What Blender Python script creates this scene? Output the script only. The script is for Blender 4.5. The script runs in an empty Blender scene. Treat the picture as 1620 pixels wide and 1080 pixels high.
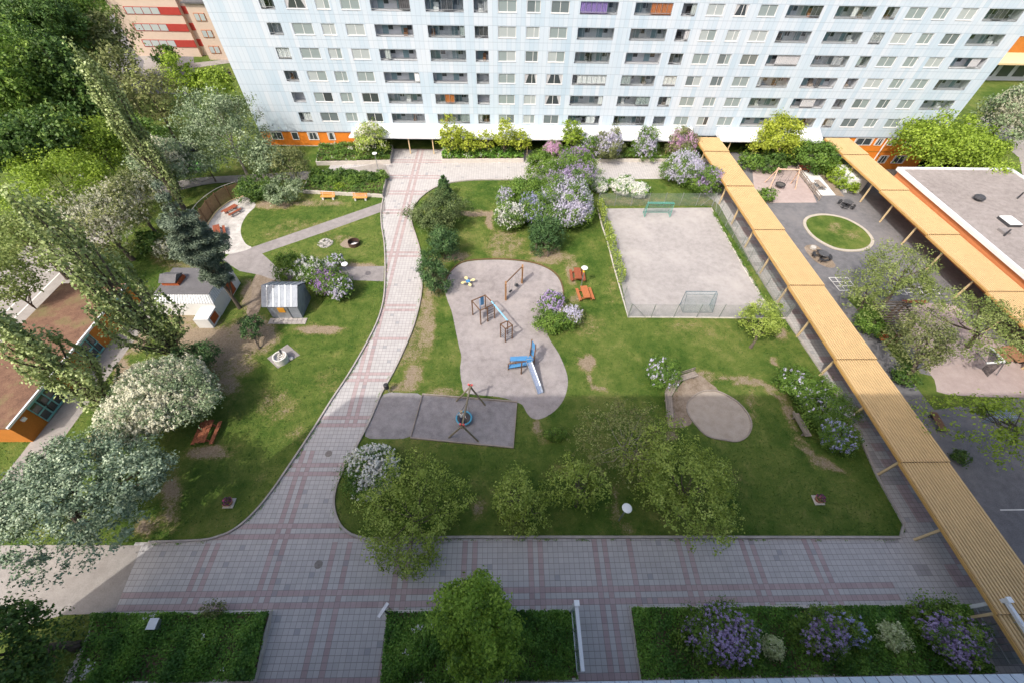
import bpy, bmesh, math, random
import numpy as np
from mathutils import Vector, Matrix
S = bpy.context.scene
COL = S.collection
R = math.radians
# ---------------------------------------------------------------- survey: points on the ground measured from the photograph
FPX, PIT, YAW, ROL, CAMH = 667.76, R(50.2385), R(2.0023), R(1.5132), 31.5
_f = np.array([math.sin(YAW)*math.cos(PIT), math.cos(YAW)*math.cos(PIT), -math.sin(PIT)])
_r = np.array([math.cos(YAW), -math.sin(YAW), 0.0]); _u = np.cross(_r, _f)
_r, _u = math.cos(ROL)*_r+math.sin(ROL)*_u, -math.sin(ROL)*_r+math.cos(ROL)*_u
def ray(px, py): return _f+(px-810)/FPX*_r-(py-540)/FPX*_u
def gp(px, py, z=0.0):
    d = ray(px, py); t = (z-CAMH)/d[2]; return np.array([d[0]*t, d[1]*t, z])
def vp(px, py, Y):
    d = ray(px, py); t = Y/d[1]; return np.array([d[0]*t, Y, CAMH+d[2]*t])
def depth(p): return float((np.asarray(p)-[0, 0, CAMH])@_f)
def proj(P):
    d = np.asarray(P, float)-[0, 0, CAMH]; w = d@_f
    return 810+FPX*(d@_r)/w, 540-FPX*(d@_u)/w
# ---------------------------------------------------------------- object helpers
def tag(o, label=None, cat=None, group=None, kind=None):
    if label: o['label'] = label
    if cat: o['category'] = cat
    if group: o['group'] = group
    if kind: o['kind'] = kind
    return o
ORG = {}
def thing(name, label, cat, loc=(0, 0, 0), rotz=0.0, group=None):
    o = bpy.data.objects.new(name, None); COL.objects.link(o)
    o.location = loc; o.rotation_euler = (0, 0, rotz); o.empty_display_size = .3
    ORG[o] = np.array(loc, float)
    return tag(o, label, cat, group)
class MB:
    """collects simple shapes and links them as one mesh object"""
    def __init__(s): s.v = []; s.f = []; s.m = []
    def add(s, vs, fs, m=0):
        b = len(s.v); s.v += [tuple(float(c) for c in v) for v in vs]
        for f in fs: s.f.append([b+i for i in f]); s.m.append(m)
        return s
    def box(s, x0, x1, y0, y1, z0, z1, m=0):
        return s.add([(x0,y0,z0),(x1,y0,z0),(x1,y1,z0),(x0,y1,z0),(x0,y0,z1),(x1,y0,z1),(x1,y1,z1),(x0,y1,z1)],
            [(0,3,2,1),(4,5,6,7),(0,1,5,4),(1,2,6,5),(2,3,7,6),(3,0,4,7)], m)
    def bar(s, a, b, w, h=None, m=0, up=(0,0,1)):
        h = h or w; a = Vector(a); b = Vector(b); d = (b-a).normalized(); up = Vector(up)
        if abs(d.dot(up)) > .98: up = Vector((0,1,0))
        r = d.cross(up).normalized(); u = r.cross(d)
        vs = [p+r*i*w/2+u*j*h/2 for p in (a, b) for i, j in ((-1,-1),(1,-1),(1,1),(-1,1))]
        return s.add(vs, [(0,3,2,1),(4,5,6,7),(0,1,5,4),(1,2,6,5),(2,3,7,6),(3,0,4,7)][::1], m)
    def tube(s, pts, rad, n=8, m=0, cap=True):
        pts = [Vector(p) for p in pts]; k = len(pts)
        if not hasattr(rad, '__len__'): rad = [rad]*k
        vs = []
        for i, p in enumerate(pts):
            d = (pts[min(i+1, k-1)]-pts[max(i-1, 0)]).normalized()
            r = d.cross(Vector((0,0,1)))
            r = Vector((1,0,0)) if r.length < .05 else r.normalized()
            u = r.cross(d)
            vs += [p+(r*math.cos(t)+u*math.sin(t))*rad[i] for t in (2*math.pi*j/n for j in range(n))]
        fs = [(i*n+j, i*n+(j+1) % n, (i+1)*n+(j+1) % n, (i+1)*n+j) for i in range(k-1) for j in range(n)]
        if cap: fs += [tuple(range(n))[::-1], tuple((k-1)*n+j for j in range(n))]
        return s.add(vs, fs, m)
    def lathe(s, prof, n=16, c=(0,0,0), m=0):
        vs = [(c[0]+r*math.cos(2*math.pi*j/n), c[1]+r*math.sin(2*math.pi*j/n), c[2]+z) for r, z in prof for j in range(n)]
        fs = [(i*n+j, i*n+(j+1) % n, (i+1)*n+(j+1) % n, (i+1)*n+j) for i in range(len(prof)-1) for j in range(n)]
        if prof[0][0] > 1e-4: fs.append(tuple(range(n))[::-1])
        if prof[-1][0] > 1e-4: fs.append(tuple((len(prof)-1)*n+j for j in range(n)))
        return s.add(vs, fs, m)
    def prism(s, poly, z0, z1, m=0):
        n = len(poly)
        a = sum(poly[i][0]*poly[(i+1) % n][1]-poly[(i+1) % n][0]*poly[i][1] for i in range(n))
        if a < 0: poly = poly[::-1]
        vs = [(p[0],p[1],z0) for p in poly]+[(p[0],p[1],z1) for p in poly]
        return s.add(vs, [tuple(range(n))[::-1], tuple(range(n, 2*n))]+[(i, (i+1) % n, n+(i+1) % n, n+i) for i in range(n)], m)
    def build(s, name, mats, parent=None, root=None, smooth=False):
        if not isinstance(mats, (list, tuple)): mats = [mats]
        me = bpy.data.meshes.new(name); v = np.array(s.v, float).reshape(-1, 3)
        root = root if root is not None else parent
        while root is not None and root.parent is not None: root = root.parent
        if root is not None and not getattr(s, 'local', False): v = v-ORG.get(root, np.zeros(3))
        me.from_pydata(v.tolist(), [], s.f)
        for mm in mats: me.materials.append(mm)
        if len(mats) > 1: me.polygons.foreach_set('material_index', s.m)
        if smooth: me.polygons.foreach_set('use_smooth', [True]*len(me.polygons))
        me.update()
        o = bpy.data.objects.new(name, me); COL.objects.link(o)
        if parent is not None: o.parent = parent
        return o
def LM():
    m = MB(); m.local = True; return m
def copy_tree(o, parent=None):
    c = o.copy(); COL.objects.link(c); c.parent = parent
    for ch in list(o.children): copy_tree(ch, c)
    return c
def dup(root, loc, rotz, label, group=None, scale=None):
    r = copy_tree(root); r.location = loc; r.rotation_euler = (0, 0, rotz); r['label'] = label
    if group: r['group'] = group
    if scale: r.scale = scale
    return r
# ---------------------------------------------------------------- materials
class NG:
    def __init__(s, name):
        s.mat = bpy.data.materials.new(name); s.mat.use_nodes = True
        s.t = s.mat.node_tree; s.t.nodes.clear()
    def n(s, ty, ins=None, **kw):
        nd = s.t.nodes.new(ty)
        for k, v in kw.items(): setattr(nd, k, v)
        for k, v in (ins or {}).items(): s.set(nd.inputs[k], v)
        return nd
    def set(s, sock, v):
        if isinstance(v, bpy.types.NodeSocket): s.t.links.new(v, sock)
        elif isinstance(v, (tuple, list)) and len(v) == 3 and len(sock.default_value) == 4: sock.default_value = (*v, 1)
        else: sock.default_value = v
    def pos(s): return s.n('ShaderNodeNewGeometry').outputs['Position']
    def obj(s): return s.n('ShaderNodeTexCoord').outputs['Object']
    def rnd(s): return s.n('ShaderNodeObjectInfo').outputs['Random']
    def attr(s, a): return s.n('ShaderNodeAttribute', attribute_name=a).outputs['Fac']
    def noise(s, vec, sc, det=3, ro=.6):
        return s.n('ShaderNodeTexNoise', {'Vector': vec, 'Scale': sc, 'Detail': det, 'Roughness': ro}).outputs['Fac']
    def scale(s, vec, v): return s.n('ShaderNodeVectorMath', {0: vec, 1: v}, operation='MULTIPLY').outputs[0]
    def m(s, op, a, b=0.0, c=None, clamp=False):
        i = {0: a, 1: b}
        if c is not None: i[2] = c
        return s.n('ShaderNodeMath', i, operation=op, use_clamp=clamp).outputs[0]
    def sep(s, vec):
        o = s.n('ShaderNodeSeparateXYZ', {0: vec}).outputs; return o[0], o[1], o[2]
    def white(s, vec): return s.n('ShaderNodeTexWhiteNoise', {'Vector': vec}, noise_dimensions='3D').outputs['Value']
    def comb(s, x, y, z): return s.n('ShaderNodeCombineXYZ', {0: x, 1: y, 2: z}).outputs[0]
    def mix(s, f, a, b, bt='MIX'):
        nd = s.n('ShaderNodeMix', data_type='RGBA', blend_type=bt)
        s.set(nd.inputs[0], f); s.set(nd.inputs[6], a); s.set(nd.inputs[7], b); return nd.outputs[2]
    def step(s, v, lo, hi):
        return s.n('ShaderNodeMapRange', {0: v, 1: lo, 2: hi, 3: 0.0, 4: 1.0}).outputs[0]
    def ramp(s, f, pts):
        nd = s.n('ShaderNodeValToRGB', {0: f}); e = nd.color_ramp.elements
        while len(e) < len(pts): e.new(.5)
        for el, (p, c) in zip(e, pts): el.position = p; el.color = (*c, 1)
        return nd.outputs[0]
    def done(s, col, rough=.8, bump=None, metal=0.0, spec=.5, trans=None, alpha=None, extra=None):
        b = s.n('ShaderNodeBsdfPrincipled', {'Base Color': col, 'Roughness': rough, 'Metallic': metal, 'Specular IOR Level': spec})
        if bump:
            h, st, di = bump
            bn = s.n('ShaderNodeBump', {'Height': h, 'Strength': st, 'Distance': di}); s.t.links.new(bn.outputs[0], b.inputs['Normal'])
        o = b.outputs[0]
        if trans:
            tr = s.n('ShaderNodeBsdfTranslucent', {'Color': col})
            mx = s.n('ShaderNodeMixShader', {0: trans, 1: o, 2: tr.outputs[0]}); o = mx.outputs[0]
        if alpha is not None:
            tp = s.n('ShaderNodeBsdfTransparent'); mx = s.n('ShaderNodeMixShader', {0: alpha, 1: tp.outputs[0], 2: o}); o = mx.outputs[0]
        s.t.links.new(o, s.n('ShaderNodeOutputMaterial').inputs[0])
        return s.mat
def mat(name, col, rough=.8, var=.25, sc=2.0, metal=0.0, spec=.4, bump=.0, world=True, bsc=None):
    """plain surface with grime: two scales of noise vary the colour"""
    g = NG(name); v = g.pos() if world else g.obj()
    n1 = g.noise(v, sc, 4); n2 = g.noise(v, sc*9, 3)
    f = g.m('ADD', g.m('MULTIPLY', n1, .6), g.m('MULTIPLY', n2, .4))
    lo = tuple(c*(1-var) for c in col); hi = tuple(min(.95, c*(1+var)) for c in col)
    c = g.ramp(f, [(.3, lo), (.5, col), (.7, hi)])
    return g.done(c, rough, (g.noise(v, bsc or sc*25, 3), bump, .02) if bump else None, metal, spec)
M = {}
M['concrete'] = mat('concrete', (.34,.31,.29), .9, .28, 1.5, bump=.3)
M['concrete_pale'] = mat('pale concrete', (.52,.48,.43), .9, .2, 1.5, bump=.2)
M['white_render'] = mat('white render', (.62,.62,.61), .85, .08, 1.2)
M['white_paint'] = mat('white paint', (.76,.76,.75), .6, .07, 3)
M['white_sheet'] = mat('white painted sheet', (.66,.68,.70), .45, .06, .8)
M['manhole'] = mat('worn manhole lid', (.20,.18,.165), .8, .3, 6); M['oval_stone'] = mat('sandy kerb stones', (.40,.36,.30), .9, .2, 2)
M['steel'] = mat('galvanised steel', (.45,.47,.49), .42, .2, 3, metal=.75)
M['zinc'] = mat('bright zinc sheet', (.25,.275,.315), .6, .22, 2.2, metal=.2)
M['dark_metal'] = mat('dark metal', (.05,.05,.055), .5, .3, 4)
M['black'] = mat('weathered black plastic', (.03,.03,.033), .55, .3, 5)
M['roof_felt'] = mat('grey roofing felt', (.115,.112,.118), .9, .25, 1.2, bump=.3)
M['timber_cream'] = mat('cream painted timber', (.62,.47,.27), .7, .12, 4)
M['timber_brown'] = mat('brown stained timber', (.14,.075,.04), .75, .3, 3)
M['timber_dark'] = mat('dark weathered timber', (.085,.07,.06), .85, .3, 3)
M['timber_grey'] = mat('weathered grey timber', (.27,.23,.195), .9, .35, 3, bump=.3)
M['timber_pale'] = mat('pale peeled log', (.62,.42,.30), .75, .2, 4)
M['timber_olive'] = mat('impregnated log', (.19,.165,.115), .85, .3, 4)
M['bench_orange'] = mat('orange oiled bench boards', (.60,.27,.07), .6, .2, 6)
M['table_red'] = mat('red brown stained boards', (.27,.075,.035), .65, .25, 5)
M['table_orange'] = mat('orange brown stained boards', (.40,.135,.05), .65, .2, 5)
M['table_red_old'] = mat('worn red brown boards', (.25,.085,.042), .75, .5, 7)
M['orange_wall'] = mat('orange panel cladding', (.66,.20,.02), .75, .12, 1.5)
M['orange_wall_dark'] = mat('ochre orange panel', (.42,.15,.02), .8, .18, 1.2)
M['orange_pale'] = mat('sun bleached orange panel', (.62,.22,.08), .8, .1, 1.5)
M['yellow_door'] = mat('ochre yellow panel', (.55,.25,.02), .7, .15, 5)
M['rust_door'] = mat('rust red panel', (.33,.075,.02), .7, .2, 4)
M['turquoise'] = mat('turquoise frame paint', (.16,.40,.42), .6, .15, 3)
M['blue_play'] = mat('bright blue play panel', (.07,.22,.43), .45, .12, 3)
M['blue_rim'] = mat('blue rope rim', (.08,.32,.47), .7, .2, 8)
M['rope'] = mat('dark rope', (.09,.085,.08), .9, .2, 10)
M['goal_green'] = mat('green painted goal tube', (.07,.30,.24), .5, .2, 4)
M['goal_grey'] = mat('grey painted goal tube', (.13,.17,.19), .5, .2, 4)
M['bark'] = mat('grey brown bark', (.12,.095,.075), .95, .4, 5, bump=.5)
M['bark_pale'] = mat('pale bark', (.27,.24,.20), .95, .35, 5, bump=.5)
M['stone'] = mat('pale stones', (.42,.40,.37), .9, .45, 14, bump=.6)
M['terracotta'] = mat('terracotta', (.42,.20,.12), .8, .2, 6)
M['red_plastic'] = mat('faded red plastic', (.60,.10,.09), .5, .2, 6)
M['yellow_plastic'] = mat('pale yellow plastic', (.70,.62,.30), .5, .15, 6)
M['yellow_mark'] = mat('yellow signal band', (.70,.50,.02), .6, .1, 6)
M['lamp_white'] = mat('opal lamp top', (.80,.82,.82), .4, .05, 6)
M['rust'] = mat('rusty steel', (.075,.042,.03), .8, .5, 6)
M['ash'] = mat('pale ash', (.55,.53,.52), .95, .3, 8)
M['marking'] = mat('worn white road marking', (.62,.61,.58), .85, .22, 2.5)
M['inner'] = mat('balcony inner wall', (.46,.48,.51), .85, .10, 1.0)
M['curtain'] = mat('light curtain', (.44,.44,.45), .9, .1, 4)
M['curtain_dark'] = mat('dark interior', (.075,.075,.08), .8, .5, 1.5)
M['blind'] = mat('grey green blind', (.34,.385,.375), .65, .1, .6)
M['purple_cloth'] = mat('purple awning', (.30,.20,.48), .9, .1, 4)
M['orange_cloth'] = mat('orange screen', (.56,.19,.06), .9, .1, 4)
M['pink_cloth'] = mat('magenta blind', (.55,.07,.22), .9, .1, 4)
M['teal_door'] = mat('grey teal door', (.17,.26,.29), .6, .2, 2)
M['mulch'] = mat('bare brown soil', (.12,.085,.05), .95, .35, 2.5, bump=.6)
M['green_paint'] = mat('bright green lid', (.14,.40,.08), .5, .1, 3)
M['car_grey'] = mat('dark grey car paint', (.09,.10,.115), .3, .1, 2, metal=.3)
M['car_white'] = mat('white car paint', (.7,.7,.7), .3, .05, 2)
def glass(name, col, rough=.05):
    g = NG(name); return g.done(col, rough, spec=.8)
M['pane_dark'] = glass('window pane over dark room', (.05,.06,.065))
M['pane_mid'] = glass('window pane grey', (.14,.17,.175))
M['pane_blind'] = glass('window pane over drawn blind', (.25,.30,.30), .18)
M['pane_light'] = glass('window pane over pale curtain', (.38,.42,.42), .15)
def clear_glass():
    g = NG('clear balcony glazing')
    gl = g.n('ShaderNodeBsdfGlossy', {'Color': (.9,.95,1), 'Roughness': .03}); tp = g.n('ShaderNodeBsdfTransparent', {'Color': (.93,.95,.95)})
    fr = g.n('ShaderNodeLayerWeight', {'Blend': .5})
    mx = g.n('ShaderNodeMixShader', {0: g.m('ADD', g.m('MULTIPLY', g.m('POWER', fr.outputs[1], 3.0), .55), .05, clamp=True), 1: tp.outputs[0], 2: gl.outputs[0]})
    g.t.links.new(mx.outputs[0], g.n('ShaderNodeOutputMaterial').inputs[0]); return g.mat
M['clear_glass'] = clear_glass()
def facade():
    g = NG('pale blue enamel facade panels'); p = g.pos(); x, y, z = g.sep(p)
    u = g.m('DIVIDE', g.m('ADD', x, y), .6); cell = g.m('FLOOR', u); fr = g.m('SUBTRACT', u, cell)
    st = g.m('DIVIDE', g.m('SUBTRACT', z, 5.02), 2.684); row = g.m('FLOOR', st); frz = g.m('SUBTRACT', st, row)
    rn = g.white(g.comb(cell, row, 3.0)); rn2 = g.white(g.comb(cell, 7.0, 1.0))
    streak = g.noise(g.scale(p, (1.6, 1.6, .12)), 1.0, 4, .65); big = g.noise(p, .06, 3)
    f = g.m('ADD', g.m('ADD', g.m('MULTIPLY', rn, .30), g.m('MULTIPLY', rn2, .14)), g.m('ADD', g.m('MULTIPLY', streak, .42), g.m('MULTIPLY', big, .45)))
    c = g.ramp(f, [(.40, (.41,.515,.60)), (.62, (.485,.565,.635)), (.82, (.545,.60,.655)), (1.0, (.59,.625,.665))])
    v = g.m('LESS_THAN', fr, .055); h1 = g.m('LESS_THAN', frz, .016); h2 = g.m('COMPARE', frz, .34, .008)
    seam = g.m('MAXIMUM', g.m('MULTIPLY', v, .55), g.m('MULTIPLY', g.m('MAXIMUM', h1, h2), .7))
    c = g.mix(seam, c, (.25,.31,.37))
    return g.done(c, .5, spec=.4)
M['facade'] = facade()
def paver(name='concrete paving slabs', dark=False):
    g = NG(name); p = g.pos(); x, y, z = g.sep(p); q = .3455
    wob = g.noise(p, .35, 2)
    xx = g.m('ADD', g.m('DIVIDE', x, q), g.m('MULTIPLY', wob, .05)); yy = g.m('DIVIDE', g.m('SUBTRACT', y, .12), q)
    cx = g.m('FLOOR', xx); cy = g.m('FLOOR', yy); fx = g.m('SUBTRACT', xx, cx); fy = g.m('SUBTRACT', yy, cy)
    rn = g.white(g.comb(cx, cy, 0.0)); dirt = g.noise(p, .22, 5, .65); fine = g.noise(p, 6, 4, .7)
    sx = g.m('MULTIPLY', g.m('ADD', cx, .5), q)   # slab centres: whole slabs take the pink
    sy = g.m('ADD', g.m('MULTIPLY', g.m('ADD', cy, .5), q), .12)
    def band(v, c): return g.m('COMPARE', v, c, q*.5)
    def either(l):
        o = l[0]
        for k in l[1:]: o = g.m('MAXIMUM', o, k)
        return o
    if dark:
        k = g.white(g.comb(g.m('FLOOR', g.m('DIVIDE', cx, 3.0)), g.m('FLOOR', g.m('DIVIDE', cy, 2.0)), 5.0))
        pink = g.m('MULTIPLY', g.m('GREATER_THAN', k, .60), g.m('GREATER_THAN', x, 30.2))
        shade = g.m('MULTIPLY', g.m('LESS_THAN', k, .22), .45)
    else:
        bx = either([band(sx, c) for c in (-20.2,-19.5,-15.75,-15.06,-11.5,-10.7,-7.0,-6.25,-2.6,-1.85,1.9,2.6,6.25,6.95,8.65,12.4,13.1,16.85,17.5,21.2,21.9)])
        bx = g.m('MULTIPLY', bx, g.m('LESS_THAN', y, 8.2))
        by = either([g.m('MULTIPLY', either([band(sy, 4.45), band(sy, 5.13)]), g.m('LESS_THAN', x, 26.0)), band(sy, .78)])
        ym = g.m('MODULO', g.m('SUBTRACT', sy, 8.58), 4.32)
        bp = g.m('MULTIPLY', g.m('MAXIMUM', g.m('COMPARE', ym, .17, .17), g.m('COMPARE', ym, .86, .17)), g.m('MULTIPLY', g.m('GREATER_THAN', y, 8.4), g.m('LESS_THAN', x, -9.0)))
        b2 = g.m('MULTIPLY', either([band(sx, -15.75), band(sx, -15.06)]), g.m('MULTIPLY', g.m('GREATER_THAN', y, 8.2), g.m('LESS_THAN', y, 15.0)))
        b3 = g.m('MULTIPLY', either([band(sx, -13.1), band(sx, -12.4)]), g.m('GREATER_THAN', y, 17.0))
        pink = either([bx, by, bp, b2, b3]); shade = 0.0
    base = g.ramp(g.m('ADD', g.m('MULTIPLY', rn, .5), g.m('MULTIPLY', fine, .5)), [(.2, (.385,.37,.366)), (.5, (.42,.403,.397)), (.8, (.455,.436,.429))])
    pk = g.ramp(g.m('ADD', g.m('MULTIPLY', rn, .5), g.m('MULTIPLY', fine, .5)), [(.2, (.32,.235,.235)), (.8, (.41,.315,.31))])
    fade = g.m('MULTIPLY', pink, g.m('ADD', .72, g.m('MULTIPLY', dirt, .3)), clamp=True)
    c = g.mix(fade, base, pk)
    if dark: c = g.mix(shade, c, (.16,.155,.165))
    c = g.mix(g.m('MULTIPLY', g.step(dirt, .5, .8), .30), c, (.27,.245,.23))
    odd = g.m('GREATER_THAN', rn, .985); c = g.mix(g.m('MULTIPLY', odd, .6), c, (.22,.23,.25))
    j = g.m('MAXIMUM', g.m('LESS_THAN', fx, .075), g.m('LESS_THAN', fy, .085))
    c = g.mix(g.m('MULTIPLY', j, .62), c, (.12,.11,.105))
    return g.done(c, .85, (g.m('SUBTRACT', fine, g.m('MULTIPLY', j, 1.0)), .35, .01), spec=.3)
M['paver'] = paver(); M['paver_walk'] = paver('mixed grey and red paving slabs', True)
def grit(name, cols, sc=18, patch=(.15, .35), pc=None, rough=.95, bump=.5, contrast=1.0):
    g = NG(name); p = g.pos()
    a = g.noise(p, sc, 5, .75); b = g.noise(p, patch[0], 5, .65); d = g.noise(p, 1.6, 4, .6)
    f = g.m('ADD', g.m('MULTIPLY', a, .45), g.m('ADD', g.m('MULTIPLY', d, .3), g.m('MULTIPLY', b, .25)))
    c = g.ramp(f, [(.39, cols[0]), (.5, cols[1]), (.61, cols[2])])
    if pc: c = g.mix(g.m('MULTIPLY', g.step(b, .52, .68), patch[1]), c, pc)
    return g.done(c, rough, (a, bump, .02), spec=.25)
M['gravel'] = grit('fine grey lilac gravel', [(.20,.18,.175),(.29,.26,.255),(.36,.33,.32)], 22, (.25,.5), (.36,.325,.31))
M['gravel_pitch'] = grit('pale pitch gravel', [(.255,.237,.228),(.33,.308,.298),(.39,.366,.354)], 22, (.16,.6), (.41,.38,.36))
M['gravel_dark'] = grit('grey play gravel', [(.15,.14,.145),(.235,.22,.225),(.31,.295,.295)], 16, (.3,.3), (.27,.255,.255), bump=.9)
M['stone_dust'] = grit('pale stone dust', [(.30,.285,.265),(.43,.41,.385),(.54,.52,.49)], 10, (.6,.6), (.58,.56,.53))
M['sand'] = grit('play sand', [(.27,.225,.18),(.345,.295,.245),(.41,.355,.30)], 14, (.5,.4), (.30,.25,.20))
M['dirt'] = grit('trodden earth', [(.14,.105,.07),(.235,.185,.14),(.31,.255,.20)], 8, (.7,.4), (.30,.25,.20))
M['asphalt'] = grit('asphalt', [(.10,.10,.105),(.145,.143,.15),(.19,.185,.19)], 14, (.12,.6), (.19,.18,.18), bump=.3)
M['asphalt_pale'] = grit('worn pale asphalt', [(.23,.208,.193),(.28,.258,.24),(.33,.308,.287)], 12, (.1,.4), (.31,.29,.27), bump=.3)
M['asphalt_path'] = grit('grey path asphalt', [(.19,.175,.17),(.245,.225,.22),(.30,.275,.27)], 12, (.3,.6), (.31,.285,.27), bump=.3)
M['roof_gravel'] = grit('gravel roof', [(.20,.175,.165),(.28,.25,.235),(.35,.315,.30)], 9, (.12,.5), (.23,.21,.20))
M['sedum'] = grit('sedum roof', [(.10,.055,.038),(.165,.092,.06),(.22,.135,.085)], 9, (.35,.75), (.14,.14,.055))
M['rubber'] = grit('pinkish rubber play surface', [(.30,.24,.225),(.36,.29,.27),(.42,.345,.325)], 16, (.3,.4), (.40,.33,.31))
def grass(name='mown lawn', lush=0.0):
    g = NG(name); p = g.pos(); w = g.attr('wear')
    big = g.noise(p, .16, 4, .6); mid = g.noise(p, .8, 5, .7); fine = g.noise(p, 9, 4, .8); vf = g.noise(g.scale(p, (1, .45, 1)), 30, 3, .8)
    f = g.m('ADD', g.m('MULTIPLY', big, .4), g.m('ADD', g.m('MULTIPLY', mid, .32), g.m('ADD', g.m('MULTIPLY', fine, .18), g.m('MULTIPLY', vf, .22))))
    c = g.ramp(f, [(.40, (.020,.053,.006)), (.49, (.049,.095,.014)), (.59, (.108,.146,.030)), (.70, (.21,.205,.07))])
    tuft = g.m('ADD', g.m('MULTIPLY', fine, .6), g.m('MULTIPLY', mid, .5))
    k = g.step(g.m('ADD', w, g.m('MULTIPLY', g.m('SUBTRACT', tuft, .55), 2.4)), .40, .60)
    k2 = g.step(g.m('ADD', w, g.m('MULTIPLY', g.m('SUBTRACT', tuft, .55), 2.2)), .16, .5)
    c = g.mix(g.m('MULTIPLY', k2, .7), c, (.21,.175,.065))
    soil = g.ramp(fine, [(.3, (.17,.12,.085)), (.7, (.36,.29,.22))])
    c = g.mix(g.m('MULTIPLY', k, .88), c, soil)
    return g.done(c, .95, (g.m('ADD', fine, vf), .8, .05), spec=.15)
M['grass'] = grass()
def leafmat(name, cols, trans=.3, rough=.55, spec=.35):
    cols = [tuple(min(.75, v*1.55) for v in c) for c in cols]
    g = NG(name); t = g.attr('tint')
    c = g.ramp(t, [(0, cols[0]), (.5, cols[1]), (1, cols[2])])
    return g.done(c, rough, spec=spec, trans=trans)
def petal(name, cols):
    cols = [tuple(min(.85, v*1.04) for v in c) for c in cols]; g = NG(name); t = g.attr('tint'); c = g.ramp(t, [(0, cols[0]), (1, cols[1])])
    return g.done(c, .8, spec=.2, trans=.25)
L = {
 'lime': leafmat('lime leaf', [(.085,.135,.012),(.155,.225,.022),(.25,.33,.045)], .35),
 'yellow': leafmat('yellow green leaf', [(.13,.165,.014),(.225,.27,.026),(.34,.37,.055)], .35),
 'maple': leafmat('maple leaf', [(.04,.08,.012),(.085,.15,.02),(.16,.23,.035)], .3),
 'dark': leafmat('dark green leaf', [(.024,.052,.012),(.05,.10,.018),(.11,.17,.03)], .28),
 'green': leafmat('mid green leaf', [(.04,.085,.015),(.08,.145,.022),(.14,.215,.035)], .3),
 'olive': leafmat('olive leaf', [(.055,.07,.025),(.11,.13,.045),(.19,.20,.075)], .3),
 'cherry': leafmat('pale fresh leaf', [(.08,.12,.016),(.19,.25,.042),(.35,.41,.105)], .35),
 'silver': leafmat('silver grey leaf', [(.06,.09,.042),(.125,.17,.088),(.27,.32,.195)], .15, .45),
 'bluegrey': leafmat('blue grey willow leaf', [(.05,.08,.048),(.13,.18,.112),(.31,.365,.25)], .15, .45),
 'poplar': leafmat('poplar leaf', [(.085,.12,.036),(.19,.235,.085),(.35,.40,.19)], .22, .45),
 'willow': leafmat('willow leaf', [(.075,.105,.025),(.135,.175,.045),(.23,.26,.095)], .3),
 'spruce': leafmat('blue spruce needle', [(.034,.055,.034),(.085,.115,.075),(.18,.22,.155)], .08, .6),
 'pine': leafmat('pine needle', [(.016,.042,.014),(.035,.078,.022),(.075,.125,.04)], .1, .6),
 'yew': leafmat('dwarf pine needle', [(.03,.052,.016),(.065,.095,.03),(.13,.16,.06)], .1, .6),
 'cover': leafmat('ground cover leaf', [(.032,.088,.012),(.085,.18,.024),(.18,.29,.045)], .25),
 'variegated': leafmat('variegated leaf', [(.20,.25,.10),(.36,.40,.20),(.52,.54,.33)], .25),
 'fresh': leafmat('fresh maple leaf', [(.06,.115,.012),(.14,.225,.022),(.25,.35,.045)], .3),
 'tuft': leafmat('grass blade', [(.016,.048,.005),(.042,.092,.011),(.11,.15,.032)], .2),
 'brown': leafmat('bronze bud leaf', [(.09,.085,.035),(.16,.17,.06),(.24,.28,.09)], .3),
}
P = {
 'lilac': petal('lilac blossom', [(.30,.22,.40),(.52,.43,.62)]),
 'lilac_deep': petal('deep lilac blossom', [(.24,.13,.34),(.46,.32,.55)]),
 'lilac_pale': petal('pale lilac blossom', [(.45,.42,.55),(.68,.66,.76)]),
 'lilac_blue': petal('blue lilac blossom', [(.28,.28,.52),(.50,.50,.72)]),
 'pink': petal('pink lilac blossom', [(.42,.22,.38),(.62,.42,.55)]),
 'white': petal('white blossom', [(.60,.60,.55),(.80,.80,.76)]),
 'cream': petal('cream blossom', [(.50,.49,.36),(.74,.73,.58)]),
 'mixed': petal('bedding flowers', [(.05,.03,.12),(.65,.12,.28)]),
}
SKY, SUNE, EXPO = 0.15, 2.0, 0.78
# ---------------------------------------------------------------- ground, lawns, paths
def crom(pts, n=5, closed=False):
    pts = [np.array(p[:2], float) for p in pts]; k = len(pts); out = []
    for i in range(k if closed else k-1):
        g = (lambda j: pts[j % k]) if closed else (lambda j: pts[min(max(j, 0), k-1)])
        a, b, c, d = g(i-1), g(i), g(i+1), g(i+2)
        for t in np.linspace(0, 1, n, endpoint=False):
            out.append(.5*((2*b)+(-a+c)*t+(2*a-5*b+4*c-d)*t*t+(-a+3*b-3*c+d)*t**3))
    if not closed: out.append(pts[-1])
    return out
def px(l): return [gp(*p)[:2] for p in l]
def flat(poly, z, skirt=0.0):
    bm = bmesh.new(); vs = [bm.verts.new((p[0], p[1], z)) for p in poly]; f = bm.faces.new(vs)
    f.normal_update()
    if f.normal.z < 0: f.normal_flip()
    bmesh.ops.triangulate(bm, faces=[f]); return bm
def link(bm, name, mats, parent=None):
    me = bpy.data.meshes.new(name); bm.to_mesh(me); bm.free()
    for m_ in (mats if isinstance(mats, (list, tuple)) else [mats]): me.materials.append(m_)
    o = bpy.data.objects.new(name, me); COL.objects.link(o)
    if parent: o.parent = parent
    return o
NOGRASS = []
def sheet(name, poly, z, m):
    NOGRASS.append([tuple(p[:2]) for p in poly]) if .05 < z < .08 else None
    return tag(link(flat(poly, z), name, m), kind='structure')
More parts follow.
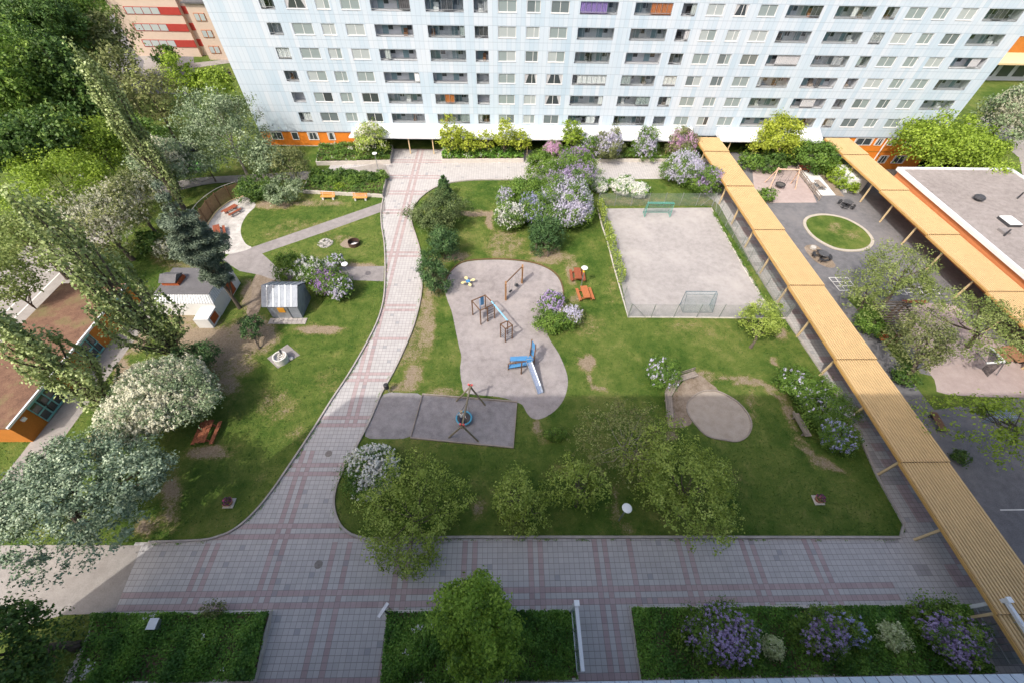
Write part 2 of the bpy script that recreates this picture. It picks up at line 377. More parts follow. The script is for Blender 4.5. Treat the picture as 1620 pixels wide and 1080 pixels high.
def lawn(name, poly, z, wear, step=.55, m=None):
    bm = flat(poly, z); a = np.array([p[:2] for p in poly]); lo = a.min(0); hi = a.max(0)
    for ax in (0, 1):
        for v in np.arange(lo[ax]+step, hi[ax], step):
            co = [0, 0, 0]; no = [0, 0, 0]; co[ax] = v; no[ax] = 1
            bmesh.ops.bisect_plane(bm, geom=bm.verts[:]+bm.edges[:]+bm.faces[:], plane_co=co, plane_no=no)
    o = link(bm, name, m or M['grass'])
    me = o.data; n = len(me.vertices); co = np.empty(n*3); me.vertices.foreach_get('co', co); co = co.reshape(-1, 3)
    w = np.zeros(n)
    if wear:
        d = co-np.array([0, 0, CAMH]); dw = d@_f; X = 810+FPX*(d@_r)/dw; Y = 540-FPX*(d@_u)/dw
        for cx, cy, rx, ry, s in wear:
            w = np.maximum(w, s*np.clip(1.35-((X-cx)/rx)**2-((Y-cy)/ry)**2, 0, 1))
    me.attributes.new('wear', 'FLOAT', 'POINT').data.foreach_set('value', w)
    return tag(o, kind='structure')
def offset(pts, d, closed=False):
    k = len(pts); out = []
    for i, p in enumerate(pts):
        a = pts[(i-1) % k] if closed or i else p; b = pts[(i+1) % k] if closed or i < k-1 else p
        t = np.array(b[:2])-np.array(a[:2]); t /= np.linalg.norm(t)+1e-9
        out.append(np.array(p[:2])+d*np.array([-t[1], t[0]]))
    return out
def ribbon(name, pts, w, z0, z1, m, closed=False, parent=None):
    L_, R_ = offset(pts, w/2, closed), offset(pts, -w/2, closed); k = len(pts); b = MB()
    vs = []
    for l, r in zip(L_, R_): vs += [(l[0],l[1],z0),(l[0],l[1],z1),(r[0],r[1],z1),(r[0],r[1],z0)]
    fs = []
    for i in range(k if closed else k-1):
        a, c = 4*i, 4*((i+1) % k)
        fs += [(a+j, a+(j+1) % 4, c+(j+1) % 4, c+j) for j in range(4)]
    if not closed: fs += [(0,1,2,3), (4*k-1,4*k-2,4*k-3,4*k-4)]
    b.add(vs, fs)
    o = b.build(name, m, parent)
    bm = bmesh.new(); bm.from_mesh(o.data); bmesh.ops.recalc_face_normals(bm, faces=bm.faces); bm.to_mesh(o.data); bm.free()
    if parent is None: tag(o, kind='structure')
    return o
# the ground with the sunken service court in front of the far wing left open
HX0, HX1, HY0, HY1 = 54.6, 70.0, 54.9, 65.46
g = MB()
B_ = 420
for x0, x1, y0, y1 in ((-B_,HX0,-60,B_),(HX1,B_,-60,B_),(HX0,HX1,-60,HY0),(HX0,HX1,HY1,B_)): g.add([(x0,y0,0),(x1,y0,0),(x1,y1,0),(x0,y1,0)], [(0,1,2,3)])
tag(g.build('ground', M['grass']), kind='structure')
tag(MB().box(HX0, HX1, HY0, HY1, -3.1, -2.9).build('court_floor', M['asphalt_pale']), kind='structure')
sheet('paving', [(-25.2,.2),(27.5,.2),(27.5,64.9),(-25.2,64.9)], .008, M['paver'])
sheet('walkway_paving', [(26.9,.2),(33.4,.2),(33.4,64.9),(26.9,64.9)], .012, M['paver_walk'])
sheet('asphalt_yard', [(33.4,.2),(54.3,.2),(54.3,64.9),(33.4,64.9)], .008, M['asphalt'])
# lower left access road
sheet('access_road', px([(0,862),(120,861),(224,862),(181,969),(100,972),(0,1000)])+[(-60,3),(-60,8)], .016, M['asphalt_pale'])
# central lawn
cl = px([(835,286),(760,286),(722,289),(700,294),(680,303),(663,317),(653,333),(651,352),(658,375),(665,400),(668,432),(666,470),(655,515),(640,552),(622,590),(604,622),(588,660),(573,690),(555,724),(538,755),(530,782),(530,806),(539,830),(556,845),(580,852)])
cl = crom(cl, 3)
tail = px([(640,851),(740,849.5),(1080,849.5),(1422,850),(1428,829),(1387,755),(1355.5,685),(1302,594),(1244,508),(1190,420),(1152,352)])
LAWN = list(cl)+list(tail)+[gp(1137,325)[:2], (27.0, 55.0), gp(1060,284)[:2], gp(940,284.5)[:2]]
cw = [(930,572,15,14,.85),(936,596,5,14,.8),(945,615,16,6,.55),(1224,572,8,7,.8),(1236,528,11,13,.6),(1150,598,20,6,.6),(1175,602,20,7,.65),(1200,606,15.299999999999999,7.2,.62),(1220,616,12.75,8.1,.62),(1236,630,9.35,11.700000000000001,.62),(1247,650,9.35,13.5,.62),(1255,672,10.2,13.5,.62),(1264,694,10.2,12.6,.62),(1276,712,11.049999999999999,10.8,.62),(1292,727,12.75,9.0,.62),(1310,737,12.75,7.2,.62),(1328,743,15,6,.6),
 (1112,598,26,14,.55),(650,540,26,60,.45),(676,500,16,70,.55),(655,590,18,20,.6),(640,612,30,10,.6),(690,440,22,40,.5),(760,338,52,5,.8),(775,352,7,16,.7),(800,388,36,30,.42),(720,405,26,10,.6),(870,408,34,12,.6),(905,428,10,26,.6),(912,474,12,10,.5),
 (1000,318,60,10,.34),(1120,318,40,10,.3),(865,400,30,12,.5),(975,800,10,40,.4),(990,835,18,12,.4),(1160,755,20,14,.35),(970,450,10,60,.25),(1130,480,30,20,.25),(755,800,16,22,.45),(1000,720,26,14,.5),(855,690,14,14,.4),(848,675,8,12,.6),(740,700,70,7,.35),(1100,520,60,18,.22),(700,620,28,10,.55),(930,515,30,20,.3),(1060,690,20,8,.6),(1190,640,10,40,.35),(660,660,12,30,.45),(885,745,30,16,.25)]
lawn('central_lawn', LAWN, .06, cw)
ribbon('lawn_kerb', LAWN[:len(cl)+len(tail)], .16, .0, .20, M['concrete'])
# left lawn
LL = px([(607,312),(603,336),(604,360),(608,385),(609.5,420),(609,452),(606,480),(596,512),(576,551),(550,595),(524,634),(496,679),(461.6,731),(429,778.6),(399,814),(369.7,838),(346,848),(318,854),(236,857)])
LL = crom(LL, 3)
LEFT = list(LL)+px([(120,858),(0,858)])+[(-62,8),(-62,52)]+px([(250,300),(300,297),(400,293),(480,284)])
lw = [(215,520,25,40,.8),(165,705,25,30,.8),(192,600,14,60,.8),(225,470,20,20,.5),(330,545,70,40,.75),(400,530,46,34,.7),(360,575,50,24,.6),(300,510,40,30,.6),(395,470,16,30,.7),(440,450,30,20,.8),(505,521,42,8,.8),(440,640,40,30,.35),(330,715,40,14,.65),(270,790,20,60,.55),(230,835,22,18,.6),(360,610,26,16,.6),(570,423,36,8,.75),(430,324,40,9,.6),(500,322,60,6,.5),(480,360,60,14,.3),(430,372,20,10,.3),(520,410,30,10,.3),(520,600,30,20,.25),(300,420,40,16,.45),(200,640,20,50,.7),(180,690,30,20,.7),(255,410,20,16,.4),(470,690,26,16,.3),(540,378,30,8,.35)]
lawn('left_lawn', LEFT, .06, lw)
ribbon('path_kerb', LL, .13, .0, .15, M['concrete'])
Z = .066
sheet('play_gravel', crom(px([(716,428),(739,415),(790,412),(835,416),(862,424),(880,437),(889,455),(890,476),(880,494),(866,512),(868,534),(884,560),(896,589),(898,610),(891,633),(876,651),(857,662),(843,662),(834,654),(828,643),(820,637),(790,628),(739,622),(731,607),(728,584),(730,565),(726,547),(720,519),(715,495),(706,470),(703,449)]), 4, True), Z, M['gravel'])
ribbon('play_edging', crom(px([(704,449),(716,427),(739,414),(790,411),(835,415),(862,423),(881,436),(890,455),(891,476)]), 5), .09, .05, .16, M['timber_brown'])
sheet('worn_gravel_patch', crom(px([(607,624),(640,622),(667,626),(660,660),(650,690),(610,694),(578,690),(590,660)]), 3, True), Z+.002, M['gravel_dark'])
PIT_ = px([(669,624),(818,636),(812,708.5),(650,693)])
sheet('swing_gravel', PIT_, Z+.004, M['gravel_dark'])
ribbon('swing_edging', PIT_, .12, .05, .19, M['timber_grey'], True)
sheet('pitch_gravel', px([(958,331),(1124,329.5),(1226,503.3),(994,502)]), Z, M['gravel_pitch'])
ribbon('pitch_kerb', px([(945,330),(952.2,359.3),(960.6,383.3),(969.9,420),(993.5,502.8),(1088.9,503.3),(1243,504.6)]), .14, .05, .15, M['concrete_pale'])
ribbon('pitch_side_kerb', px([(1125,330),(1140.6,360.4),(1156.3,389),(1173.3,420.9),(1207.6,476.5)]), .10, .05, .13, M['concrete_pale'])
sheet('sand_pad', crom(px([(1100,590),(1120,604),(1136,618),(1128,640),(1098,650),(1092,672),(1060,676),(1056,660),(1062,630),(1078,606)]), 3, True), Z, M['dirt'])
SC = crom(px([(1088,636),(1104,622),(1122,618),(1140,621),(1166,636),(1183,656),(1188,674),(1181,690),(1166,698),(1145,696),(1119,690),(1101,673),(1087,652)]), 4, True)
sheet('sand_play_circle', SC, Z+.004, M['sand'])
ribbon('sand_edging', SC, .12, .05, .15, M['timber_grey'], True)
# left side paths
sheet('diagonal_path', px([(609,320),(609,334),(520,366),(415,402),(440,425),(470,425),(470,442),(440,446),(412,436),(380,430),(352,412),(366,401),(399.6,392)]), Z, M['asphalt_path'])
sheet('picnic_terrace', crom(px([(323,363),(342,336),(363,319.5),(384,311.5),(405,324.5),(392,340),(383,355.6),(381.5,371),(389,386.7),(398,393.5),(366,402.5),(345,400),(325,385)]), 3, True), Z+.004, M['stone_dust'])
sheet('shed_earth', crom(px([(412,430),(440,425),(440,448),(418,462),(412,490),(400,505),(390,495),(398,470),(400,445)]), 3, True), Z-.002, M['dirt'])
sheet('side_path', px([(545,423),(608,422),(607,446),(552,444),(500,440),(500,425)]), Z, M['asphalt_path'])
sheet('upper_footpath', crom(px([(610,262),(560,266),(500,271),(420,276),(365,279),(310,283),(262,292),(225,306),(190,330),(150,372),(110,420),(128,424),(160,388),(205,345),(240,318),(285,302),(340,291),(400,289),(480,285),(560,300),(612,312)]), 3, True), Z+.002, M['asphalt_pale'])
sheet('service_path', [(-37.4,8),(-35.05,8),(-35.05,30.5),(-37.4,32.5)], Z, M['asphalt_pale'])
sheet('road', [(-55,-20),(-46.2,-20),(-46.2,46),(-55,52)], Z, M['asphalt_pale'])
mk = MB(); mk.add([(-48.3,0,Z+.005),(-48.15,0,Z+.005),(-48.15,46,Z+.005),(-48.3,46,Z+.005)], [(0,1,2,3)])
for i in range(14): mk.add([(-49.75,4+i*2.9,Z+.005),(-49.6,4+i*2.9,Z+.005),(-49.6,5.5+i*2.9,Z+.005),(-49.75,5.5+i*2.9,Z+.005)], [(0,1,2,3)])
tag(mk.build('road_marking', M['marking']), kind='structure')
sheet('far_left_path', px([(205,60),(232,75),(236,92),(262,105),(380,92),(380,98),(262,114),(225,118),(228,97),(200,70)]), .02, M['asphalt_pale'])
sheet('far_left_road', [(-72,85),(-56,85),(-95,165),(-118,165)], .012, M['asphalt'])
sheet('far_right_path', px([(1520,200),(1560,206),(1612,250),(1620,290),(1700,330),(1720,240),(1640,205),(1560,183)]), .02, M['asphalt_pale'])
sheet('grill_slab', px([(423,567),(455,545),(475,562),(440,583)]), Z+.002, M['asphalt_path'])
sheet('fire_ash_patch', crom(px([(538,388),(546,381),(556,380),(556,392),(546,393)]), 3, True), Z, M['dirt'])
# the yard on the right: play surface, table terrace, oval lawn, markings
Y0 = .014
sheet('swing_play_surface', px([(1195,322),(1225,321.5),(1292,321),(1267,262),(1216,262),(1190,268)]), Y0, M['rubber'])
sheet('table_terrace', px([(1296,310),(1322,309.5),(1290,270),(1264,270)]), Y0+.002, M['white_render'])
sheet('terrace_border', px([(1322,309.5),(1336,312),(1302,268),(1290,268)]), Y0, M['dirt'])
OV = crom(px([(1273,350),(1283,343),(1305,340.5),(1335,346),(1362,360),(1377,375),(1379,386),(1368,395),(1345,397.5),(1318,393),(1290,378),(1275,362)]), 5, True)
lawn('oval_lawn', OV, .07, [(1320,360,14,8,.4),(1345,372,20,10,.35)])
ribbon('oval_kerb', OV, .36, 0, .10, M['oval_stone'], True)
sheet('worn_earth', crom(px([(1272,392),(1290,388),(1306,402),(1322,420),(1312,424),(1290,414)]), 3, True), Y0, M['dirt'])
sheet('yard_grass', px([(1338,470),(1380,470),(1400,500),(1455,590),(1500,600),(1620,622),(1620,628),(1478,648),(1440,600),(1390,530)]), Y0+.002, M['grass'])
sheet('lower_play_gravel', crom(px([(1445,483),(1510,483),(1540,520),(1620,560),(1680,600),(1680,626),(1500,624),(1478,600),(1440,545),(1420,500)]), 3, True), Y0+.004, M['rubber'])
mk = MB()
def line(a, b, w=.07, z=Y0+.004):
    a = np.array(a[:2]); b = np.array(b[:2]); t = (b-a)/np.linalg.norm(b-a); n = np.array([-t[1], t[0]])*w/2
    mk.add([(*(a-n), z), (*(b-n), z), (*(b+n), z), (*(a+n), z)], [(0,1,2,3)])
c = px([(1311,439.5),(1341,439.5),(1356,459),(1328,460)])
for i in range(4):
    t = i/3
    if i < 3 or True:
        line(c[0]*(1-t)+c[3]*t, c[1]*(1-t)+c[2]*t, .09); line(c[0]*(1-t)+c[1]*t, c[3]*(1-t)+c[2]*t, .09)
ha, hb = gp(1404,459)[:2], gp(1484,462)[:2]; hd = (hb-ha)/9; hn = np.array([-hd[1], hd[0]])
for i in range(9):
    a = ha+hd*i; b = a+hd
    if i in (2, 6):
        for sgn in (0, 1):
            q = [a-hn*(1-sgn), b-hn*(1-sgn), b+hn*sgn, a+hn*sgn]
            for j in range(4): line(q[j], q[(j+1) % 4], .08, Y0+.0045+.0005*sgn)
    else:
        q = [a-hn/2, b-hn/2, b+hn/2, a+hn/2]
        for j in range(4): line(q[j], q[(j+1) % 4], .08)
cz = gp(1582,806)
line((cz[0],cz[1]), (54,cz[1]), .08); line((35.3,1), (35.3,20.5), .08)
cc = gp(1672,786)
for i in range(40):
    a, b = 2*math.pi*i/40, 2*math.pi*(i+1)/40
    line((cc[0]+1.8*math.cos(a), cc[1]+1.8*math.sin(a)), (cc[0]+1.8*math.cos(b), cc[1]+1.8*math.sin(b)), .08, Y0+.005)
tag(mk.build('court_marking', M['marking']), kind='structure')
# manholes are part of the paving but read as lids of their own
for i, (x, y, lb) in enumerate([(504,892,'round dark manhole lid in the wide paving by the lower left corner'),(520,717,'round manhole lid in the middle of the curved path'),(613,338,'small dark drain lid at the upper path edge')]):
    p = gp(x, y); b = MB().lathe([(.27,0),(.27,.012),(.24,.018),(.22,.014),(0,.014)], 20, (p[0], p[1], .008))
    tag(b.build('manhole_cover', M['manhole']), lb, 'manhole cover', 'manhole covers in the paving')
# ---------------------------------------------------------------- apartment building
DY = 65.46
bt = thing('apartment_building', 'long pale blue panel clad apartment block with rows of windows and glazed balconies ', 'building', (15, DY, 0))
XL, XR, DEP = -36.6, 68.2, 13.0
def fx(p, y=184): return vp(p, y, DY)[0]
COLS = [('s',473.5,492.4),('w',507.3,534.9),('n',547.2,565.5),('w',580.3,605.4),('b',619.7,672),('b',692.2,743),('s',756.6,775.2),('w',789,813.9),('n',827.8,845.9),('w',860.1,884.2),('b',898.7,949.2),('b',971.7,1021.8),('s',1035.1,1053.8),('w',1068.6,1091),('n',1105.6,1123),('w',1138.4,1162.1),('b',1176.3,1222.7),('b',1242.5,1293.7),('s',1308.1,1324.9),('w',1338.2,1362.1),('n',1376.3,1393.7),('w',1408.9,1431),('b',1445.4,1493.4)]
COLS = [(k, fx(a), fx(b)) for k, a, b in COLS]
ST = 2.684; ZT = 4.98; NR = 9; WH, BH = 1.22, 1.30
rw = random.Random(5)
wall = MB(); BASE = 2.30
def shell(x0, x1, z0, z1, d):
    y0, y1 = DY+.002, DY+d
    wall.add([(x0,y0,z0),(x1,y0,z0),(x1,y1,z0),(x0,y1,z0),(x0,y0,z1),(x1,y0,z1),(x1,y1,z1),(x0,y1,z1)],
        [(0,1,2,3),(4,7,6,5),(2,6,7,3),(0,3,7,4),(1,5,6,2)], 1)
def face(x0, x1, z0, z1, m=0, y=DY):
    if x1-x0 > .01 and z1-z0 > .01: wall.add([(x0,y,z0),(x1,y,z0),(x1,y,z1),(x0,y,z1)], [(0,1,2,3)], m)
TOP = ZT+ST*NR+.6
zprev = BASE
for r in range(NR):
    zt = ZT+ST*r; zb = zt-BH
    face(XL, XR, zprev, zb); x = XL
    for k, x0, x1 in COLS:
        face(x, x0, zb, zt); x = x1
        if k in 'wn': face(x0, x1, zb, zt-WH)
        shell(x0, x1, zt-WH if k in 'wn' else zb, zt, .16 if k in 'wn' else 1.2)
    face(x, XR, zb, zt); zprev = zt
face(XL, XR, zprev, TOP)
y1 = DY+DEP
wall.add([(XL,DY,BASE),(XL,y1,BASE),(XL,y1,TOP),(XL,DY,TOP)], [(0,3,2,1)], 0)
wall.add([(XR,DY,BASE),(XR,y1,BASE),(XR,y1,TOP),(XR,DY,TOP)], [(0,1,2,3)], 0)
wall.add([(XL,y1,0),(XR,y1,0),(XR,y1,TOP),(XL,y1,TOP)], [(0,3,2,1)], 0)
wall.add([(XL,DY,TOP),(XR,DY,TOP),(XR,y1,TOP),(XL,y1,TOP)], [(0,1,2,3)], 0)
wall.build('wall', [M['facade'], M['inner']], bt)
MB().box(XL-.03, XR+.03, DY-.05, DY-.002, BASE-.10, BASE).build('base_flashing', M['zinc'], bt)
# ground floor: orange panels left and right, recessed entrance storey between
NZ = -2.95
MB().box(XL+.08, -22.0, DY+.06, y1-.1, .12, BASE-.11).build('ground_floor_wall', M['orange_wall'], bt)['label'] = 'bright orange ground floor panels at the left end'
MB().box(XL+.06, -22.0, DY+.05, y1-.12, -.1, .115).build('plinth', M['concrete_pale'], bt)
MB().box(54.3, XR-.08, DY+.06, y1-.1, NZ, BASE-.11).build('ground_floor_wall', M['orange_wall'], bt)['label'] = 'two storey orange panel base at the right end'
b = MB(); b.box(-22.0, 54.3, DY+2.6, DY+2.8, 0, BASE+.4)
for i in range(40):
    x = -21+i*1.9
    b.box(x, x+.08, DY+2.5, DY+2.59, 0, BASE+.2)
b.build('entrance_wall', M['inner'], bt)
b = MB()
for i, x in enumerate(np.arange(-20.5, 52, 1.9)):
    if rw.random() < .55: b.box(x+.1, x+1.75, DY+2.45, DY+2.49, .1, 2.1)
b.build('entrance_glazing', M['pane_dark'], bt)
for x, w, mm in ((8.2,2.2,'orange_wall_dark'),(38.5,2.6,'orange_wall_dark'),(3.2,1.6,'white_render'),(17.0,2.2,'teal_door'),(24.5,2.0,'orange_wall_dark'),(44,2.6,'teal_door'),(-4.5,2.2,'orange_wall_dark')):
    MB().box(x, x+w, DY+2.40, DY+2.44, .05, 2.15).build('entrance_panel', M[mm], bt)
# white sloping canopy over the entrances, in two lengths round the yellow walkway
EY, EZ, CZ = 63.0, 2.62, 3.52
def canopy(x0, x1, hip=False):
    b = MB(); h = .9 if hip else 0
    vs = [(x0,EY,EZ),(x1,EY,EZ),(x1,DY-.01,CZ),(x0+h,DY-.01,CZ),(x0,EY,EZ-.18),(x1,EY,EZ-.18),(x1,DY-.01,EZ-.18),(x0,DY-.01,EZ-.18)]
    b.add(vs, [(0,1,2,3),(0,4,5,1),(4,7,6,5),(1,5,6,2),(0,3,7,4)]); s = b
    for x in np.arange(x0+1, x1, 1.1):
        s.bar((x,EY+.05,EZ+.03), (x,DY-.05,CZ+.0), .035, .05, 1)
    s.build('entrance_canopy', [M['white_sheet'], M['white_paint']], bt)
canopy(-22.6, 28.75, True); canopy(32.7, 48.4)
for x in list(np.arange(-14.0, 28, 3.55))+[34.5, 38.5, 42.5, 46.5]:
    MB().box(x-.07, x+.07, EY+.35, EY+.49, 0, EZ-.19).build('canopy_post', M['timber_cream'], bt)
# windows and balconies
def window(x0, x1, zt, kind, rng):
    z0 = zt-WH; y = DY+.085; f = MB(); t = .055
    f.box(x0+.01, x1-.01, y-.02, y+.04, zt-t, zt-.012); f.box(x0+.01, x1-.01, y-.02, y+.04, z0+.012, z0+t)
    sp = (x0+x1)/2 if kind == 'w' else x0+(x1-x0)*.6
    for a in (x0+.01, sp-t*.5, x1-.01-t): f.box(a, a+t, y-.02, y+.04, z0+t+.001, zt-t-.001)
    f.box(x0-.04, x1+.04, DY-.05, DY-.003, z0-.05, z0+.01)
    w = f.build('window', M['white_paint'], bt)
    u = rng.random()
    kinds = ['pane_blind']*13+['pane_mid']*4+['pane_dark']*3+['pane_light']*4
    ka = rng.choice(kinds); kb = ka if rng.random() < .72 else rng.choice(kinds)
    p = MB(); p.box(x0+t, sp-t*.5, y, y+.02, z0+t, zt-t, 0); p.box(sp+t*.5, x1-t, y, y+.02, z0+t, zt-t, 1)
    p.build('pane', [M[ka], M[kb]], w)
    if ka == 'pane_dark' and rng.random() < .6:
        zc = zt-t
        for s, e in ((x0+t, sp), (x1-t, sp)):
            c = MB(); c.add([(s, y-.012, zc), (s+(e-s)*.5, y-.012, zc), (s+(e-s)*.12, y-.012, z0+t), (s, y-.012, z0+t)], [(0,1,2,3)]); c.build('curtain', M['curtain'], w)
SPEC = {(10,5):'purple_cloth',(11,5):'orange_cloth',(5,1):'orange_cloth'}
def balcony(x0, x1, zt, kind, rng, ci, r):
    z0 = zt-BH; f = MB(); n = 7 if kind == 'b' else 3; y = DY+.05
    f.box(x0, x1, DY-.03, DY+.03, z0+.20, z0+.26); f.box(x0, x1, DY-.02, DY+.02, z0-.0, z0+.045)
    f.box(x0, x1, y, y+.04, zt-.06, zt-.005)
    style = rng.random(); glz = style < .72
    for i in range(n+1):
        a = x0+(x1-x0)*i/n; a = min(max(a, x0+.02), x1-.02)
        if glz or i in (0, n): f.box(a-.018, a+.018, y, y+.03, z0+.261, zt-.061)
    o = f.build('balcony', M['steel'], bt)
    yb = DY+1.16; m = rng.random()*.5
    for k in range(2 if kind == 'b' else 1):
        a = x0+.3+k*(x1-x0)*.5+m
        if a+1.4 > x1: continue
        MB().box(a, a+.75, yb, yb+.03, z0+.01, zt-.16).build('balcony_door', M['teal_door'], o); MB().box(a+.8, a+1.4, yb, yb+.03, z0+.5, zt-.16).build('balcony_window', M['pane_dark'], o)
    if glz:
        gl = MB(); gl.box(x0+.02, x1-.02, y+.012, y+.018, z0+.27, zt-.07); gl.build('glazing', M['clear_glass'], o)
    pal = SPEC.get((ci, r))
    k0 = rng.randrange(n); k1 = k0+rng.choice((1,1,2,3,7 if rng.random() < .35 else 2)); mm = pal or rng.choice(['curtain']*4+['curtain_dark']*3+['blind']*2+['white_paint'])
    if pal: k0, k1 = (0, 5) if pal == 'purple_cloth' else ((3, 7) if r == 5 else (2, 4))
    if pal or rng.random() < .6:
        c = MB(); a, e = x0+(x1-x0)*k0/n, x0+(x1-x0)*min(k1, n)/n; m_ = max(2, int((e-a)/.12))
        for i in range(m_):
            s0, s1 = a+(e-a)*i/m_, a+(e-a)*(i+1)/m_; q0, q1 = y+.08+.04*(i % 2), y+.08+.04*((i+1) % 2)
            c.add([(s0,q0,z0+.1),(s1,q1,z0+.1),(s1,q1,zt-.03),(s0,q0,zt-.03)], [(0,1,2,3)])
        c.build('curtain', M[mm], o)
    if rng.random() < .65:
        c = MB(); a = rng.uniform(x0+.3, x1-.7); e = a+rng.uniform(.4,.65); h = z0+rng.uniform(.3,.45)
        c.box(a, e, DY+.45, DY+.85, z0+.01, h); c.box(a, e, DY+.851, DY+.92, z0+.01, h+.42)
        c.build('balcony_chair', M[rng.choice(['timber_brown','white_paint','terracotta','black','timber_grey'])], o)
for r in range(7):
    for ci, (k, x0, x1) in enumerate(COLS):
        rg = random.Random(r*100+ci*7+3)
        (window(x0, x1, ZT+ST*r, k, rg) if k in 'wn' else balcony(x0, x1, ZT+ST*r, k, rg, ci, r))
def low_window(x0, x1, z0, z1, lab=None):
    f = MB(); y = DY+.03; t = .07
    for a in ((x0,x1,z0,z0+t),(x0,x1,z1-t,z1),(x0,x0+t,z0+t,z1-t),(x1-t,x1,z0+t,z1-t)): f.box(a[0], a[1], y-.03, y+.028, a[2], a[3])
    if x1-x0 > 1.2: f.box((x0+x1)/2-.03, (x0+x1)/2+.03, y-.03, y+.028, z0+t, z1-t)
    w = f.build('base_window', M['white_paint'], bt); MB().box(x0+t, x1-t, y, y+.02, z0+t, z1-t).build('pane', M['pane_dark'], w)
    if rw.random() < .7:
        for s in (x0+t, x1-t): c = MB(); e = s+(.3 if s < (x0+x1)/2 else -.3); c.add([(s,y-.006,z1-t),(e,y-.006,z1-t),((s+e)/2,y-.006,z0+t),(s,y-.006,z0+t)], [(0,1,2,3)]); c.build('curtain', M['curtain'], w)
for a, b_ in ((-35.1,-33.4),(-32.0,-31.0),(-29.6,-28.0),(-26.6,-25.5)): low_window(a, b_, .98, 2.12)
for a, b_ in ((55.1,58.0),(58.5,59.7),(60.6,61.9),(63.2,64.6)): low_window(a, b_, 1.0, 2.14)
for a, b_ in ((60.9,62.3),(63.3,65.3)): low_window(a, b_, -1.9, -.6)
dp = MB(); dp.bar((60.1,DY-.1,2.2), (60.1,DY-.1,-2.9), .12); dp.build('downpipe', M['white_paint'], bt)
# ---------------------------------------------------------------- near building the picture is taken from
NB = thing('apartment_building', 'pale blue apartment block at the very bottom edge, only its canopy front showing', 'building', (15, -1, 0))
MB().box(-32.2, 75, -14, -1.0, 0, 34.6).build('wall', M['facade'], NB)
b = MB(); b.add([(-26,.40,2.55),(75,.40,2.55),(75,-.99,3.15),(-26,-.99,3.15),(-26,.40,2.37),(75,.40,2.37)], [(0,1,2,3),(0,4,5,1)])
s = b
for x in np.arange(-25.5, 74, .75): s.bar((x,.39,2.57), (x,-.98,3.17), .025, .03, 1)
s.build('entrance_canopy', [M['facade'], M['zinc']], NB)
# ---------------------------------------------------------------- neighbouring buildings
def simple_block(name, label, x0, x1, y0, y1, h, wm, rm=None, par=.0):
    t = thing(name, label, 'building', ((x0+x1)/2, y0, 0))
    MB().box(x0, x1, y0, y1, 0, h).build('wall', wm, t)
    return t
# beige block with red bands behind the left trees
bg = thing('apartment_building', 'beige rendered block with dark red window bands behind the trees at upper left', 'building', (-66, 104, 0))
g_ = mat('beige render', (.52,.41,.33), .85, .07, .8); rd = mat('dark red band', (.34,.035,.025), .8, .1, 1)
MB().box(-77.5, -64, 105, 160, 0, 19).build('wall', g_, bg)
MB().box(-63.99, -61.5, 105.9, 150, 0, 19).build('recessed_wall', g_, bg)
MB().box(-61.49, -30, 103.2, 118, 0, 9.5).build('side_wing', g_, bg)
MB().box(-61.9, -29.6, 102.8, 118.4, 9.51, 9.8).build('side_wing_roof', M['roof_felt'], bg)
for i in range(6):
    z = 1.7+i*2.75
    MB().box(-68.0, -64.05, 104.9, 104.99, z, z+1.25).build('red_band', rd, bg)
    MB().box(-63.98, -61.6, 105.8, 105.89, z, z+1.25).build('red_band', rd, bg)
    f = MB()
    for k in range(4): f.box(-74.6+k*1.65, -73.1+k*1.65, 104.9, 104.98, z+.1, z+1.15)
    w = f.build('window', M['pane_light'], bg)
    f = MB(); f.box(-74.8, -68.01, 104.94, 104.99, z-.02, z+.09); f.box(-74.8, -68.01, 104.94, 104.99, z+1.16, z+1.25)
    for k in range(5): f.box(-74.8+k*1.65, -74.63+k*1.65, 104.94, 104.99, z+.1, z+1.15)
    f.build('frame', rd, w)
for i in range(3):
    for k in range(3):
        x = -60.6+k*3.2; z = 1.2+i*2.75; f = MB(); f.box(x, x+2.1, 103.1, 103.19, z, z+1.3); w = f.build('window', M['table_orange'], bg)
        p = MB(); p.box(x+.1, x+.95, 103.06, 103.095, z+.1, z+1.2); p.box(x+1.15, x+2.0, 103.06, 103.095, z+.1, z+1.2); p.build('pane', M['pane_light'], w)
# building with yellow canopy beyond the right end
fb = thing('apartment_building', 'pale blue block with orange base and yellow canopy beyond the long block, at right', 'building', (110, 100, 0))
MB().box(84, 175, 99, 112, 7.4, 34).build('wall', M['facade'], fb)
MB().box(84.2, 175, 99.1, 112, 2.9, 7.39).build('orange_base', M['orange_wall_dark'], fb)
b = MB(); b.add([(84,94.5,4.0),(175,94.5,4.0),(175,99.05,4.6),(84,99.05,4.6),(84,94.5,3.7),(175,94.5,3.7)], [(0,1,2,3),(0,4,5,1)]); b.build('canopy', M['timber_cream'], fb)
b = MB(); b.box(84, 175, 97.5, 99, 0, 3.6)
b.build('ground_floor_wall', M['inner'], fb)
for i in range(12):
    MB().box(86+i*3.4, 88.4+i*3.4, 97.4, 97.49, .8, 2.9).build('window', M['pane_dark'], fb)
for i in range(12): MB().box(90+i*3.3, 91.7+i*3.3, 98.9, 98.98, 9.0, 10.2).build('window', M['pane_mid'], fb)
